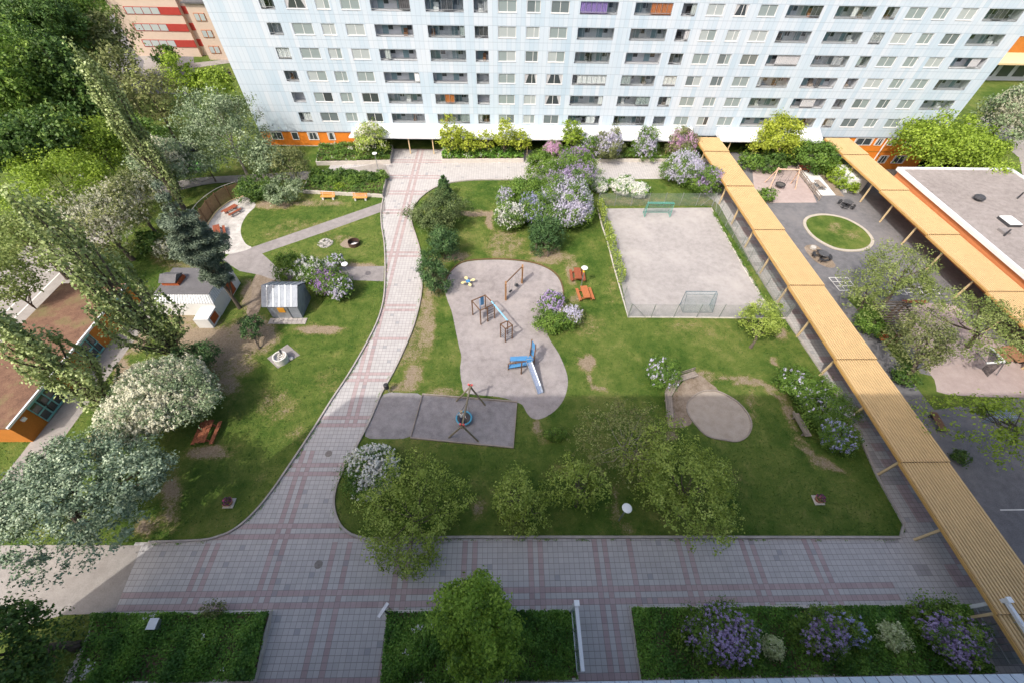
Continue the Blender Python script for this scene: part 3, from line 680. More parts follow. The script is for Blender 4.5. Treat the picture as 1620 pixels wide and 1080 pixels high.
# low flat roofed building on the right
lb = thing('nursery_building', 'low building with flat gravel roof, white parapet and orange walls on the right', 'building', (61, 40, 0))
LX0, LX1, LY0, LY1, LZ = 52.75, 68.4, -2.0, 53.15, 3.85
MB().box(LX0+.25, LX1-.25, LY0, LY1-.25, 0, LZ-.25).build('wall', M['orange_pale'], lb)
MB().box(LX0+.42, LX1-.42, LY0, LY1-.42, LZ-.24, LZ-.06).build('roof', M['roof_gravel'], lb)
b = MB()
for q in ((LX0,LX0+.42,LY0,LY1-.42),(LX1-.42,LX1,LY0,LY1-.42),(LX0,LX1,LY1-.42+.001,LY1)): b.box(q[0], q[1], q[2], q[3], LZ-.35, LZ+.06)
b.build('parapet', M['white_sheet'], lb)
for (xx, yy), kind in (((1547,316),'vent'),((1596,352),'skylight'),((1588,367),'hatch')):
    p = gp(xx, yy, LZ)
    if kind == 'vent': MB().lathe([(.35,0),(.35,.25),(.62,.3),(.55,.5),(.3,.62),(0,.64)], 16, (p[0],p[1],LZ-.06)).build('roof_vent', M['dark_metal'], lb)
    elif kind == 'skylight':
        MB().box(p[0]-.75, p[0]+.75, p[1]-.9, p[1]+.9, LZ-.06, LZ+.22).build('skylight', M['dark_metal'], lb); MB().box(p[0]-.7, p[0]+.7, p[1]-.85, p[1]+.85, LZ+.222, LZ+.30).build('skylight_dome', M['lamp_white'], lb)
    else: MB().box(p[0]-.4, p[0]+.4, p[1]-.45, p[1]+.45, LZ-.06, LZ+.20).build('roof_hatch', M['asphalt_path'], lb)
for xx, yy in ((1610,314),(1589,373)):
    p = gp(xx, yy, LZ); MB().tube([(p[0],p[1],LZ-.06),(p[0],p[1],LZ+.8)], .09, 8).build('vent_pipe', M['dark_metal'], lb)
# white stair walls down to the court
sw = thing('stair_wall', 'white stairwell wall standing half under the farther yellow roof', 'wall', (46.5, 52, 0))
MB().box(48.0, 50.3, 53.3, 57.5, 0, 1.9).build('wall', M['white_render'], sw)
MB().bar((47.5,52.0,.9), (47.9,54.6,.9), .05).build('handrail', M['dark_metal'], sw)
# long low building with sedum roof, far left
rl = thing('garage_building', 'long low building with reddish sedum roof, orange wall and turquoise windows at the left edge', 'building', (-40, 20, 0))
RX0, RX1, RY0, RY1, RZ = -43.4, -37.2, 15.75, 31.6, 2.45
MB().box(RX0+.15, RX1, RY0+.1, RY1-.1, 0, RZ-.16).build('wall', M['orange_wall_dark'], rl)
MB().box(RX0, RX1+.05, RY0, RY1, RZ-.155, RZ).build('roof', M['sedum'], rl)
MB().box(RX1+.055, RX1+.20, RY0, RY1, RZ-.14, RZ+.04).build('gutter', M['white_sheet'], rl)
def tq(y0, y1, n):
    f = MB(); X = RX1
    f.box(X, X+.08, y0, y1, .15, .32); f.box(X, X+.08, y0, y1, 2.05, 2.22); f.box(X, X+.07, y0, y1, 1.05, 1.17)
    for i in range(n+1):
        a = y0+(y1-y0)*i/n; f.box(X+.001, X+.079, max(a-.05, y0), min(a+.05, y1), .321, 2.049)
    w = f.build('window', M['turquoise'], rl); MB().box(X+.01, X+.03, y0, y1, .3, 2.1).build('pane', M['pane_dark'], w)
    b = MB()
    for i in range(2): b.box(X+.081, X+.16, y0+(y1-y0)*(.3+.4*i), y0+(y1-y0)*(.3+.4*i)+.09, .4, 2.0)
    b.build('window_bar', M['dark_metal'], w)
tq(17.6, 20.6, 4); tq(23.4, 25.3, 3); tq(28.6, 30.4, 3)
MB().box(RX1, RX1+.18, 16.7, 17.0, 1.75, 2.0).build('wall_lamp', M['lamp_white'], rl)
# white utility building
ut = thing('utility_building', 'white utility hut with dark flat roof, ribbed metal skirt and roof cupola beside the pine', 'building', (-31, 30, 0))
UX0, UX1, UY0, UY1 = -34.1, -28.2, 29.55, 34.3
MB().box(UX0, UX1, UY0, UY1, 0, 1.8).build('wall', M['white_render'], ut)
q = [(UX0-.05,UY0-.05),(UX1+.05,UY0-.05),(UX1+.05,UY1+.05),(UX0-.05,UY1+.05)]; i_ = .42
t_ = [(UX0+i_,UY0+i_),(UX1-i_+.2,UY0+i_),(UX1-i_+.2,UY1-i_),(UX0+i_,UY1-i_)]
b = MB(); b.add([(x,y,1.76) for x,y in q]+[(x,y,2.5) for x,y in t_], [(i, (i+1) % 4, 4+(i+1) % 4, 4+i) for i in range(4)]); b.build('roof_skirt', M['white_sheet'], ut)
s = MB()
for x in np.arange(UX0+.1, UX1, .27):
    tt = (x-UX0)/(UX1-UX0); xa = t_[0][0]+tt*(t_[1][0]-t_[0][0]); s.bar((x,UY0-.06,1.77), (xa,UY0+i_-.01,2.5), .06, .05)
for y in np.arange(UY0+.1, UY1, .27):
    tt = (y-UY0)/(UY1-UY0); ya = UY0+i_+tt*(UY1-UY0-2*i_); s.bar((UX1+.06,y,1.77), (UX1-i_+.21,ya,2.5), .06, .05)
s.build('skirt_rib', M['steel'], ut)
MB().prism(t_, 2.46, 2.54).build('roof', M['roof_felt'], ut)
cu = gp(245, 452, 2.6)
MB().box(-33.35, -31.75, 31.2, 32.5, 2.545, 2.85).build('cupola_base', M['rust_door'], ut)
b = MB(); x0, x1, yA, yB, zE, zR = -33.45, -31.85, 31.05, 32.65, 3.0, 3.45
b.add([(x0,yA,zE),(x1,yA,zE),(x1,(yA+yB)/2,zR),(x0,(yA+yB)/2,zR),(x0,yB,zE),(x1,yB,zE)], [(0,1,2,3),(3,2,5,4),(1,5,2),(0,3,4),(0,4,5,1)])
b.box(-33.3, -31.95, 31.2, 32.5, 2.851, 2.999); b.build('cupola', M['roof_felt'], ut)
MB().box(UX1+.002, UX1+.05, 32.2, 33.2, .2, 1.7).build('door', M['rust_door'], ut)
MB().box(-29.65, -28.25, 27.85, 29.54, 0, 1.25).build('annex', M['white_render'], ut)
MB().box(-28.249, -28.21, 28.15, 29.2, .3, 1.1).build('annex_hatch', M['rust_door'], ut)
# small metal play house
sh = thing('metal_shed', 'small shed of bright metal sheet with steep ridged roof by the lilacs', 'shed', (-21.5, 30, 0))
b = MB(); x0, x1 = -23.0, -20.05; pr = [(29.2,0),(29.2,1.75),(30.7,2.9),(32.1,2.05),(32.1,0)]
b.add([(x0,y,z) for y,z in pr]+[(x1,y,z) for y,z in pr], [tuple(range(5))[::-1], tuple(range(5,10))]+[(i,i+5,(i+1)%5+5,(i+1)%5) for i in range(5)][:0]+[(0,5,6,1),(4,3,8,9)])
b.build('wall', M['zinc'], sh)
b = MB(); x0, x1 = -23.4, -19.95; rp = [(29.1,1.72),(30.7,3.1),(32.3,2.1)]
for (ya,za),(yb,zb) in zip(rp, rp[1:]):
    b.add([(x0,ya,za),(x1,ya,za),(x1,yb,zb),(x0,yb,zb),(x0,ya,za-.06),(x1,ya,za-.06),(x1,yb,zb-.06),(x0,yb,zb-.06)], [(0,1,2,3),(4,7,6,5),(0,4,5,1),(1,5,6,2),(3,2,6,7),(0,3,7,4)])
b.build('roof', M['zinc'], sh)
s = MB()
for k in range(1, 6):
    x = x0+(x1-x0)*k/6
    for (ya,za),(yb,zb) in zip(rp, rp[1:]): s.bar((x,ya,za+.03), (x,yb,zb+.03), .03, .06)
s.build('roof_seam', M['steel'], sh)
MB().box(-22.35, -21.05, 29.12, 29.19, .05, 1.7).build('door', M['steel'], sh); MB().box(-22.0, -21.35, 29.08, 29.118, .95, 1.55).build('door_panel', M['yellow_door'], sh)
b = MB()
for i in range(2):
    for j in range(8): b.box(-23.2+j*.46, -22.77+j*.46, 28.35+i*.4, 28.72+i*.4, 0, .13)
b.build('stone_step', M['concrete'], sh)
# ---------------------------------------------------------------- yellow roofed walkways
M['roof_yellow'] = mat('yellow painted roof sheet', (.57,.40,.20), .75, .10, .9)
M['roof_valley'] = mat('roof sheet valley shade', (.20,.125,.05), .85, .25, 1.2); M['joint'] = mat('shade in open sheet ends', (.06,.035,.015), .9, .3, 6)  # darker valley colour paints in the shade between the ribs
M['fascia'] = mat('ochre roof edge', (.47,.28,.09), .6, .12, 1.5)
def walkway(label, x0, x1, ys, zr, px_posts, pys, both=True):
    t = thing('covered_walkway', label, 'walkway roof', ((x0+x1)/2, ys[0], 0))
    nr = 16
    for a, b_ in zip(ys, ys[1:]):
        b = MB(); za, zb = zr+.07, zr-.05; p = (x1-x0)/nr; prof = []
        for i in range(nr):
            o = x0+i*p; prof += [(o, 0), (o+p*.34, 0), (o+p*.40, .11), (o+p*.94, .11)]
        prof.append((x1, 0)); k = len(prof)
        vs = [(x, a, za+z) for x, z in prof]+[(x, b_+.12, zb+z) for x, z in prof]
        vs += [(x, a, za+z-.02) for x, z in prof]+[(x, b_+.12, zb+z-.02) for x, z in prof]
        b.add(vs, [(i, i+1, k+i+1, k+i) for i in range(k-1)]+[(2*k+i+1, 2*k+i, 3*k+i, 3*k+i+1) for i in range(k-1)]+[(i+1, i, 2*k+i, 2*k+i+1) for i in range(k-1)])
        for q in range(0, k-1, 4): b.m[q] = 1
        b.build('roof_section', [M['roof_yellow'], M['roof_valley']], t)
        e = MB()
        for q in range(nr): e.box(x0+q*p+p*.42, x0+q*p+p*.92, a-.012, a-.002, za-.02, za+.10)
        e.box(x0+.03, x1-.03, a-.011, a-.001, za-.10, za-.021); e.build('joint_shade', M['joint'], t)  # dark fill standing in for the shade inside the open rib ends
        e = MB()
        for x in (x0-.04, x1+.04): e.bar((x, a+.002, za-.05), (x, b_-.002, zb-.05), .07, .20)
        e.build('roof_edge', M['fascia'], t)
        MB().box(x0+.05, x1-.05, a+.07, a+.17, za-.20, za-.045).build('cross_beam', M['timber_brown'], t)
    for y in pys:
        for x in px_posts: MB().box(x-.075, x+.075, y-.075, y+.075, 0, zr-.16).build('post', M['timber_cream'], t)
    for x in px_posts: MB().box(x-.06, x+.06, ys[0]+.2, ys[-1]-.2, zr-.158, zr-.075).build('beam', M['timber_cream'], t)
    return t
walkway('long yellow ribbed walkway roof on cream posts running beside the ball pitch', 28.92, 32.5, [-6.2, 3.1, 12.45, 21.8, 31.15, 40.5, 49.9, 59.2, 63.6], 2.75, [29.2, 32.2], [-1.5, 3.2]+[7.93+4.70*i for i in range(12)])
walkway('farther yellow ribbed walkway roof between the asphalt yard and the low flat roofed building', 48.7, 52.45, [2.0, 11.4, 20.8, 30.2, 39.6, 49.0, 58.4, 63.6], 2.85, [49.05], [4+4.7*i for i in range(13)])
# ---------------------------------------------------------------- fences, goals
def veil(name, col, a):
    g = NG(name); p = g.obj(); f = g.noise(p, 3, 2)
    return g.done(col, .6, alpha=g.m('MULTIPLY', g.m('ADD', f, .5), a))
M['wire'] = veil('chain link wire', (.25,.29,.27), .26); M['net_green'] = veil('green goal net', (.12,.33,.28), .40); M['net_grey'] = veil('grey goal net', (.30,.38,.39), .30); M['net_dark'] = veil('dark climbing net', (.03,.03,.035), .75)
pf = thing('chain_link_fence', 'thin chain link fence on slim posts enclosing the gravel ball pitch', 'fence', gp(1080,420))
M['fence_post'] = mat('grey green fence post', (.20,.22,.20), .6, .2, 3)
def fence_run(a, b, n, h=2.0, top=False):
    a = gp(*a); b = gp(*b)
    for i in range(n+1):
        p = a+(b-a)*i/n; MB().tube([(p[0],p[1],.05),(p[0],p[1],h)], .038, 6).build('post', M['fence_post'], pf)
    MB().add([(a[0],a[1],.1),(b[0],b[1],.1),(b[0],b[1],h-.05),(a[0],a[1],h-.05)], [(0,1,2,3)]).build('wire_mesh', M['wire'], pf)
fence_run((945,327),(993,502.5),8); fence_run((993.6,503),(1243,504),7); fence_run((1126,328),(1240.5,503),9); fence_run((946,327),(1125.5,327),7)
for a, b in (((947,327),(960,327)),((995,503),(1021,503)),((1238,503.6),(1215,503.4)),((1125,327),(1108,327)),((1125.5,329),(1132,341))):
    p, q = gp(*a), gp(*b); MB().tube([(p[0],p[1],1.9),(q[0],q[1],.1)], .025, 6).build('brace', M['fence_post'], pf)
def goal(label, x0, x1, y, dy, m, net):
    t = thing('ball_goal', label, 'goal', ((x0+x1)/2, y, .07), 0, 'goals on the gravel pitch'); h = 2.0; r = .045
    b = MB(); z = .07
    b.tube([(x0,y,z),(x0,y,z+h),(x1,y,z+h),(x1,y,z)], r, 8); b.build('goal_frame', m, t)
    b = MB()
    b.tube([(x0,y,z+h),(x0,y+dy*.35,z+h-.05),(x0,y+dy,z+.05),(x0,y,z+.05)], .025, 6); b.tube([(x1,y,z+h),(x1,y+dy*.35,z+h-.05),(x1,y+dy,z+.05),(x1,y,z+.05)], .025, 6)
    b.tube([(x0,y+dy,z+.05),(x1,y+dy,z+.05)], .025, 6); b.tube([(x0,y+dy*.35,z+h-.05),(x1,y+dy*.35,z+h-.05)], .02, 6)
    b.build('back_frame', m, t)
    n = MB(); c = [(y,z+h),(y+dy*.35,z+h-.05),(y+dy,z+.05)]
    for (ya,za),(yb,zb) in zip(c, c[1:]): n.add([(x0,ya,za),(x1,ya,za),(x1,yb,zb),(x0,yb,zb)], [(0,1,2,3)])
    for x in (x0, x1): n.add([(x,y,z+.05),(x,y,z+h),(x,y+dy*.35,z+h-.05),(x,y+dy,z+.05)], [(0,1,2,3)])
    n.build('net', net, t)
a, b = gp(1019.4,344.4), gp(1058.7,343.5); goal('green framed goal at the far end of the gravel pitch', a[0], b[0], a[1], 1.0, M['goal_green'], M['net_green'])
a, b = gp(1075,484), gp(1122,484.5); goal('grey framed goal with pale net at the near end of the gravel pitch', a[0], b[0], a[1], -1.05, M['goal_grey'], M['net_grey'])
# curved picket screen by the picnic terrace
wf = thing('picket_fence', 'curved brown upright board fence around the pale picnic terrace', 'fence', gp(345,333))
pts = crom(px([(320,366),(331,349),(342.6,334),(363,318.5),(385,310.5)]), 5); H_ = 1.75
for k in range(len(pts)-1):
    a, b = pts[k], pts[k+1]; n = max(3, int(np.linalg.norm(b-a)/.14)); m_ = MB()
    for i in range(n):
        p = a+(b-a)*(i+.15)/n; q = a+(b-a)*(i+.85)/n; m_.bar((p[0],p[1],H_/2+.1+.02*(i % 3)), (q[0],q[1],H_/2+.1+.02*(i % 3)), .03, H_)
    m_.build('board_panel', M['timber_board'] if 'timber_board' in M else M.setdefault('timber_board', mat('brown fence boards', (.215,.135,.075), .8, .3, 4)), wf)
    if k % 4 == 0: MB().box(a[0]-.06, a[0]+.06, a[1]-.06, a[1]+.06, 0, H_+.25).build('post', M['timber_brown'], wf)
ribbon('kerb_board', offset(pts, -.22), .16, .05, .16, M['timber_cream'], parent=None)
hr = thing('handrail', 'pale bent metal handrail behind the curved board fence', 'railing', gp(330,330))
q = offset(pts, 1.5); MB().tube([(p[0], p[1], 1.35) for p in q], .04, 6).build('rail', M['concrete_pale'], hr)
for p in q[::4]: MB().tube([(p[0],p[1],0),(p[0],p[1],1.33)], .03, 6).build('post', M['steel'], hr)
yr = thing('wooden_railing', 'grey slatted wooden railing between basket swing and table terrace', 'railing', gp(1277,295))
a, b = gp(1259,271), gp(1295,319)
for z in (.25, .5, .75): MB().bar((a[0],a[1],z), (b[0],b[1],z), .04, .13).build('rail', M['timber_grey'], yr)
for i in range(6): p = a+(b-a)*i/5; MB().box(p[0]-.05, p[0]+.05, p[1]+.03, p[1]+.12, 0, .9).build('post', M['timber_grey'], yr)
# ---------------------------------------------------------------- tables and benches
def picnic(mats, label, L=1.8, gr='picnic tables'):
    t = thing('picnic_table', label, 'picnic table', group=gr)
    b = LM()
    for i in range(5): b.box(-.37+i*.15, -.235+i*.15, -L/2, L/2, .70, .74)
    b.build('tabletop', mats, t)
    for s in (-1, 1):
        b = LM()
        for i in range(2): x = s*(.62+.15*i); b.box(x-.068, x+.068, -L/2, L/2, .41, .45)
        b.build('seat', mats, t)
    for s in (-1, 1):
        y = s*L*.33; b = LM()
        for q in (-1, 1): b.bar((q*.22,y,.69), (q*.62,y,.0), .05, .10)
        b.box(-.80, .80, y+.026, y+.066, .32, .409); b.box(-.36, .36, y+.026, y+.066, .61, .699)
        b.build('leg_frame', mats, t)
    return t
def place2(o, a, b, z=.72, zoff=.06):
    p, q = gp(*a, z), gp(*b, z); c = (p+q)/2; d = q-p
    o.location = (c[0], c[1], zoff); o.rotation_euler = (0, 0, math.atan2(d[1], d[0])-math.pi/2)
T1 = picnic(M['table_red_old'], 'worn red brown picnic table under the white flowering tree on the left lawn', 2.0); place2(T1, (331,667), (317.5,697))
T2 = picnic(M['table_red'], 'dark red brown picnic table nearest the lamp, farther of the two by the ball pitch'); place2(T2, (913,425), (915,441))
T3 = picnic(M['table_orange'], 'orange brown picnic table, nearer of the two beside the ball pitch'); place2(T3, (923,453.5), (929,471.5))
T4 = copy_tree(T2); T4['label'] = 'red brown picnic table close against the curved board fence'; place2(T4, (355.7,334.8), (372.6,325.7))
T5 = copy_tree(T2); T5['label'] = 'red brown picnic table on the pale terrace next to a loose bench'; place2(T5, (341.5,357), (343.5,369.5))
T6 = picnic(M['timber_grey'], 'old grey brown picnic table standing on the white terrace slab'); place2(T6, (1290,284), (1303,297), .72, .02)
def bench(label, L, seat_m, leg_m, back=False, slats=3, w=.42, h=.44, gr=None, blocky=False):
    t = thing('park_bench', label, 'bench', group=gr); b = LM(); q = w/slats
    for i in range(slats): b.box(-L/2, L/2, -w/2+i*q+.008, -w/2+(i+1)*q-.008, h-.05, h)
    b.build('seat', seat_m, t)
    for s in (-1, 1):
        x = s*L*.36; b = LM(); b.box(x-(.1 if blocky else .04), x+(.1 if blocky else .04), -w/2+.03, w/2-.03, 0, h-.051)
        if back: b.bar((x,w/2-.02,h-.1), (x,w/2+.12,h+.42), .05, .05)
        b.build('leg', leg_m, t)
    if back:
        b = LM()
        for i in range(2): b.bar((-L/2,w/2+.04+.05*i,h+.14+.19*i), (L/2,w/2+.04+.05*i,h+.14+.19*i), .03, .15)
        b.build('backrest', seat_m, t)
    return t
def place_b(o, a, b, z=.44, zoff=.06, flip=False):
    p, q = gp(*a, z), gp(*b, z); c = (p+q)/2; d = q-p
    o.location = (c[0], c[1], zoff); o.rotation_euler = (0, 0, math.atan2(d[1], d[0])+(math.pi if flip else 0))
B1 = bench('orange slatted bench with white block legs, left one in front of the clipped bushes', 1.85, M['bench_orange'], M['white_render'], True, 3, .45, .45, 'orange benches', True); place_b(B1, (507.5,311.5), (529.5,311.5))
B2 = copy_tree(B1); B2['label'] = 'orange slatted bench with white block legs, right one nearer the main path'; place_b(B2, (558.5,313), (581,313))
B3 = bench('low loose red brown bench lying in front of a picnic table on the terrace', 1.7, M['table_red'], M['table_red'], False, 2, .3, .42); place_b(B3, (341.5,374), (347.5,388))
def log_bench(label):
    return bench(label, 2.15, M['timber_grey'], M['timber_grey'], True, 3, .58, .46, 'weathered benches by the sand circle')
G1 = log_bench('weathered grey bench at the right end of the three around the lilac'); place_b(G1, (1071.5,600), (1100,591))
G2 = copy_tree(G1); G2['label'] = 'weathered grey bench slanting in the middle of the three around the lilac'; place_b(G2, (1057.5,624), (1070.5,602))
G3 = copy_tree(G1); G3['label'] = 'weathered grey bench at the near lower end of the three around the lilac'; place_b(G3, (1060,658), (1057.5,628))
G4 = copy_tree(G1); G4['label'] = 'weathered grey bench in front of the lilac hedge beside the worn track'; place_b(G4, (1259.5,656), (1277,687), .44, .06, True)
B5 = bench('dark red bench with backrest behind the basket swing play surface', 2.0, M['table_red'], M['table_red'], True, 3); place_b(B5, (1264,267.5), (1283,267.5), .44, .02)
B6 = bench('dark red bench without back beside the hopscotch marking', 2.6, M['table_red'], M['dark_metal'], False, 3); place_b(B6, (1433,477), (1462,477.5), .44, .02)
B7 = bench('dark brown bench just right of the yellow walkway roof near the lower court', 1.8, M['timber_brown'], M['dark_metal'], False, 3, .6); place_b(B7, (1479,655), (1492,677), .44, .02)
B8 = bench('small rust red seat half hidden under the willow by the walkway', .9, M['rust_door'], M['dark_metal'], True, 2); place_b(B8, (1389,528), (1396,537), .44, .02)
def round_table(label):
    t = thing('round_table', label, 'picnic table', group='black round tables on the asphalt yard')
    LM().lathe([(.0,.70),(.55,.70),(.58,.72),(.55,.74),(0,.745)], 16).build('tabletop', M['asphalt_top'], t)
    for k in range(4):
        b = LM(); a0 = k*math.pi/2+.2
        for i in range(4):
            a, c = a0+i*.28, a0+(i+1)*.28
            b.bar((.92*math.cos(a),.92*math.sin(a),.43), (.92*math.cos(c),.92*math.sin(c),.43), .30, .05)
        b.build('seat', M['black'], t)
    b = LM(); b.tube([(0,0,0),(0,0,.70)], .07, 8)
    for k in range(4):
        a = k*math.pi/2+.62; b.bar((0,0,.25), (.92*math.cos(a),.92*math.sin(a),.36), .06); b.bar((.92*math.cos(a),.92*math.sin(a),0), (.92*math.cos(a),.92*math.sin(a),.40), .06)
    b.build('pedestal', M['black'], t); return t
M['asphalt_top'] = mat('worn black tabletop', (.075,.075,.08), .6, .3, 5)
O1 = round_table('black round table with curved seats above the oval lawn'); O1.location = (*gp(1337,327)[:2], .02)
O2 = copy_tree(O1); O2['label'] = 'black round table with curved seats on the worn earth below the oval lawn'; O2.location = (*gp(1298,409)[:2], .02); O2.rotation_euler = (0,0,.5)
p = gp(1285,394); s = MB().lathe([(.30,0),(.36,.1),(.33,.3),(.2,.36),(0,.37)], 12, (p[0],p[1],.02)); tag(s.build('seating_stone', M['stone']), 'round pale stone seat beside the nearer black round table', 'stone')
# ---------------------------------------------------------------- lamps, pots, bins, fire places
def lamp(label, x, y, band=True, h=2.7):
    p = gp(x, y, h); t = thing('park_lamp', label, 'lamp', (p[0], p[1], 0), 0, 'round topped park lamps')
    LM().tube([(0,0,0),(0,0,h-.2)], [.06,.045], 8).build('pole', M['steel'], t)
    LM().lathe([(.0,h-.02),(.30,h-.03),(.34,h-.0),(.30,h+.05),(.12,h+.08),(0,h+.085)], 20).build('lamp_shade', M['lamp_white'], t)
    LM().lathe([(.07,h-.25),(.16,h-.18),(.16,h-.035)], 12).build('lamp_glass', M['pane_light'], t)
    if band: LM().lathe([(.075,h-.6),(.11,h-.56),(.11,h-.44),(.075,h-.4)], 10).build('signal_band', M['yellow_mark'], t)
lamp('round white topped lamp with yellow band beside the two picnic tables at the ball pitch', 925, 424)
lamp('round white topped lamp with yellow band among the pale trees near the lower kerb', 992, 803)
lamp('round white topped lamp at the purple lilac by the side path', 545, 418, False)
lamp('round white topped lamp at the far planter near the entrance canopy', 592.5, 243, False)
lamp('round white topped lamp among the lime trees at upper left', 128, 277, False, 4)
pl = gp(618,972); t = thing('path_lamp', 'low dark lamp with long flat head at the corner of the middle planting bed', 'lamp', (pl[0],pl[1],0))
LM().tube([(0,0,0),(0,0,1.7)], .05, 8).build('pole', M['dark_metal'], t)
LM().bar((-.30,-.33,1.78), (.14,.40,1.78), .2, .09).build('lamp_head', M['steel'], t)
p = gp(257,989); t = thing('utility_cabinet', 'small pale blue grey box standing in the lower left planting bed', 'cabinet', (p[0],p[1],0))
LM().box(-.24,.24,-.26,.26,.25,.95).build('body', M['steel'], t); LM().box(-.27,.27,-.29,.29,.951,.99).build('lid', M['white_sheet'], t); LM().box(-.05,.05,-.05,.05,0,.249).build('foot', M['steel'], t)
def pot(label, x, y):
    p = gp(x, y); t = thing('flower_tub', label, 'flower pot', (p[0], p[1], .06), 0, 'flower tubs on the lawns')
    LM().box(-.36,.36,-.36,.36,0,.07).build('slab', M['concrete_pale'], t)
    LM().lathe([(.24,.071),(.33,.38),(.36,.40),(.33,.42),(.30,.36),(0,.34)], 16).build('tub', M['terracotta'], t)
    return t, p
POTS = [pot('round flower tub with dark pink flowers on the lower left lawn', 364, 796), pot('round flower tub with dark flowers on the lower right lawn', 1293, 791)]
p = gp(616,620); t = thing('litter_bin', 'black litter bin on a short post beside the curved path', 'bin', (p[0],p[1],.06))
LM().tube([(0,0,0),(0,0,1.0)], .035, 8).build('post', M['steel'], t)
LM().lathe([(.16,.45),(.2,.5),(.22,.95),(.2,1.02),(.13,1.06),(0,1.06)], 14, (-.12,.08,0)).build('bin_body', M['black'], t)
p = gp(447,571); t = thing('grill_ring', 'white concrete ring grill on the square slab of the left lawn', 'grill', (p[0],p[1],.07))
LM().lathe([(.62,0),(.62,.72),(.50,.72),(.50,.40),(0,.38)], 28).build('ring', M['concrete_white'] if 'concrete_white' in M else M.setdefault('concrete_white', mat('pale rough concrete', (.60,.58,.55), .9, .15, 3)), t)
b = LM(); rr = random.Random(2)
for _ in range(16):
    a = rr.uniform(0, 6.28); r = rr.uniform(.1,.42); s_ = rr.uniform(.04,.10); b.box(r*math.cos(a)-s_, r*math.cos(a)+s_, r*math.sin(a)-s_, r*math.sin(a)+s_, .39, .42+s_)
b.build('rubble', M['stone'], t); LM().box(-.10,.02,.45,.6,.3,.95).build('iron_bracket', M['dark_metal'], t)
p = gp(462,568); tag(MB().lathe([(.16,0),(.2,.08),(.14,.2),(0,.22)], 9, (p[0],p[1],.07)).build('loose_stone', M['concrete_white']), 'single pale loose stone beside the white grill ring', 'stone')
p = gp(561,388); t = thing('fire_ring', 'dark rusty steel fire ring with white ash on the upper left lawn', 'fire pit', (p[0],p[1],.06))
LM().lathe([(.66,0),(.66,.50),(.63,.50),(.63,.02)], 28).build('ring', M['rust'], t)
LM().lathe([(.62,.05),(.3,.12),(0,.14)], 20).build('soot', M['black'], t); LM().add([(-.35,-.3,.16),(.35,-.12,.2),(.42,.12,.2),(.05,.15,.22),(-.4,-.15,.17)], [(0,1,2,3,4)]).build('ash', M['ash'], t)
p = gp(515,386); t = thing('stone_circle', 'round bed heaped with pale cobbles on the upper left lawn', 'stone bed', (p[0],p[1],.06))
b = LM(); rr = random.Random(4)
for _ in range(150):
    a = rr.uniform(0, 6.28); r = .85*math.sqrt(rr.random()); s_ = rr.uniform(.05,.1); x, y = r*math.cos(a), r*math.sin(a); z = .22*(1-(r/.9)**2)
    b.lathe([(s_,z-.05),(s_*1.05,z+.02),(s_*.6,z+s_),(0,z+s_*1.1)], 6, (x,y,0))
b.build('cobbles', M['stone'], t); LM().tube([(.05,.1,.2),(.05,.1,.55)], .05, 6).build('iron_stub', M['dark_metal'], t)
# ---------------------------------------------------------------- play equipment
t = thing('swing', 'two seat swing hung between broad brown posts on the play gravel', 'swing', gp(812,460))
a, b = gp(800,474), gp(825.5,447.5); hz = 2.4
for p in (a, b): MB().box(p[0]-.09, p[0]+.09, p[1]-.22, p[1]+.22, .05, hz).build('post', M['timber_orange'] if 'timber_orange' in M else M.setdefault('timber_orange', mat('orange brown post', (.30,.16,.075), .75, .25, 4)), t)
MB().bar((a[0],a[1],hz-.06), (b[0],b[1],hz-.06), .09).build('beam', M['timber_brown'], t)
MB().box(b[0]-.093, b[0]+.02, b[1]-.16, b[1]+.16, .7, 1.7).build('notice_plate', M['white_paint'], t)
for f, tyre in ((.30, False), (.66, True)):
    p = a+(b-a)*f; d = (b-a)/np.linalg.norm(b-a)*.22
    st = MB().lathe([(.12,.42),(.22,.44),(.22,.52),(.12,.54)], 12, (p[0],p[1],0)) if tyre else MB().bar((p[0]-d[0],p[1]-d[1],.47), (p[0]+d[0],p[1]+d[1],.47), .18, .06)
    so = st.build('seat', M['black'], t); c = MB()
    for s in (-1, 1): c.tube([(p[0]+s*d[0],p[1]+s*d[1],.48),(p[0]+s*d[0],p[1]+s*d[1],hz-.1)], .014, 5)
    c.build('chain', M['steel'], so)
p = gp(741,451); t = thing('spring_toy', 'low pale yellow cross shaped rocker with blue middle on the play gravel', 'spring toy', (p[0],p[1],.07), .4)
LM().tube([(0,0,0),(0,0,.42)], .1, 10).build('spring', M['dark_metal'], t)
for k in range(4):
    b = LM(); c, s_ = math.cos(k*math.pi/2), math.sin(k*math.pi/2)
    b.bar((.1*c,.1*s_,.47), (.55*c,.55*s_,.47), .16, .05); b.lathe([(.16,.44),(.19,.47),(.16,.52),(0,.53)], 10, (.62*c,.62*s_,0)); b.build('seat', M['yellow_plastic'], t)
LM().lathe([(.24,.44),(.26,.5),(.2,.56),(0,.57)], 14).build('hub', M['blue_play'], t)
def q4(x, y): return (720+x/4.5, 400+y/4.5)
def frame(t, feet, h, m='timber_brown', name='post'):
    P_ = [gp(*q4(*f)) for f in feet]
    for p in P_: MB().box(p[0]-.055, p[0]+.055, p[1]-.055, p[1]+.055, .05, h).build(name, M[m], t)
    return P_
t = thing('play_climber', 'brown climbing frame with blue panel and blue slanting pole to a smaller ladder frame', 'climbing frame', gp(*q4(250,480)))
P1 = frame(t, [(127,445),(184,513),(281,468),(218,405),(233,491)], 2.1); P2 = frame(t, [(324,603),(358,636),(405,612),(373,580)], 2.0)
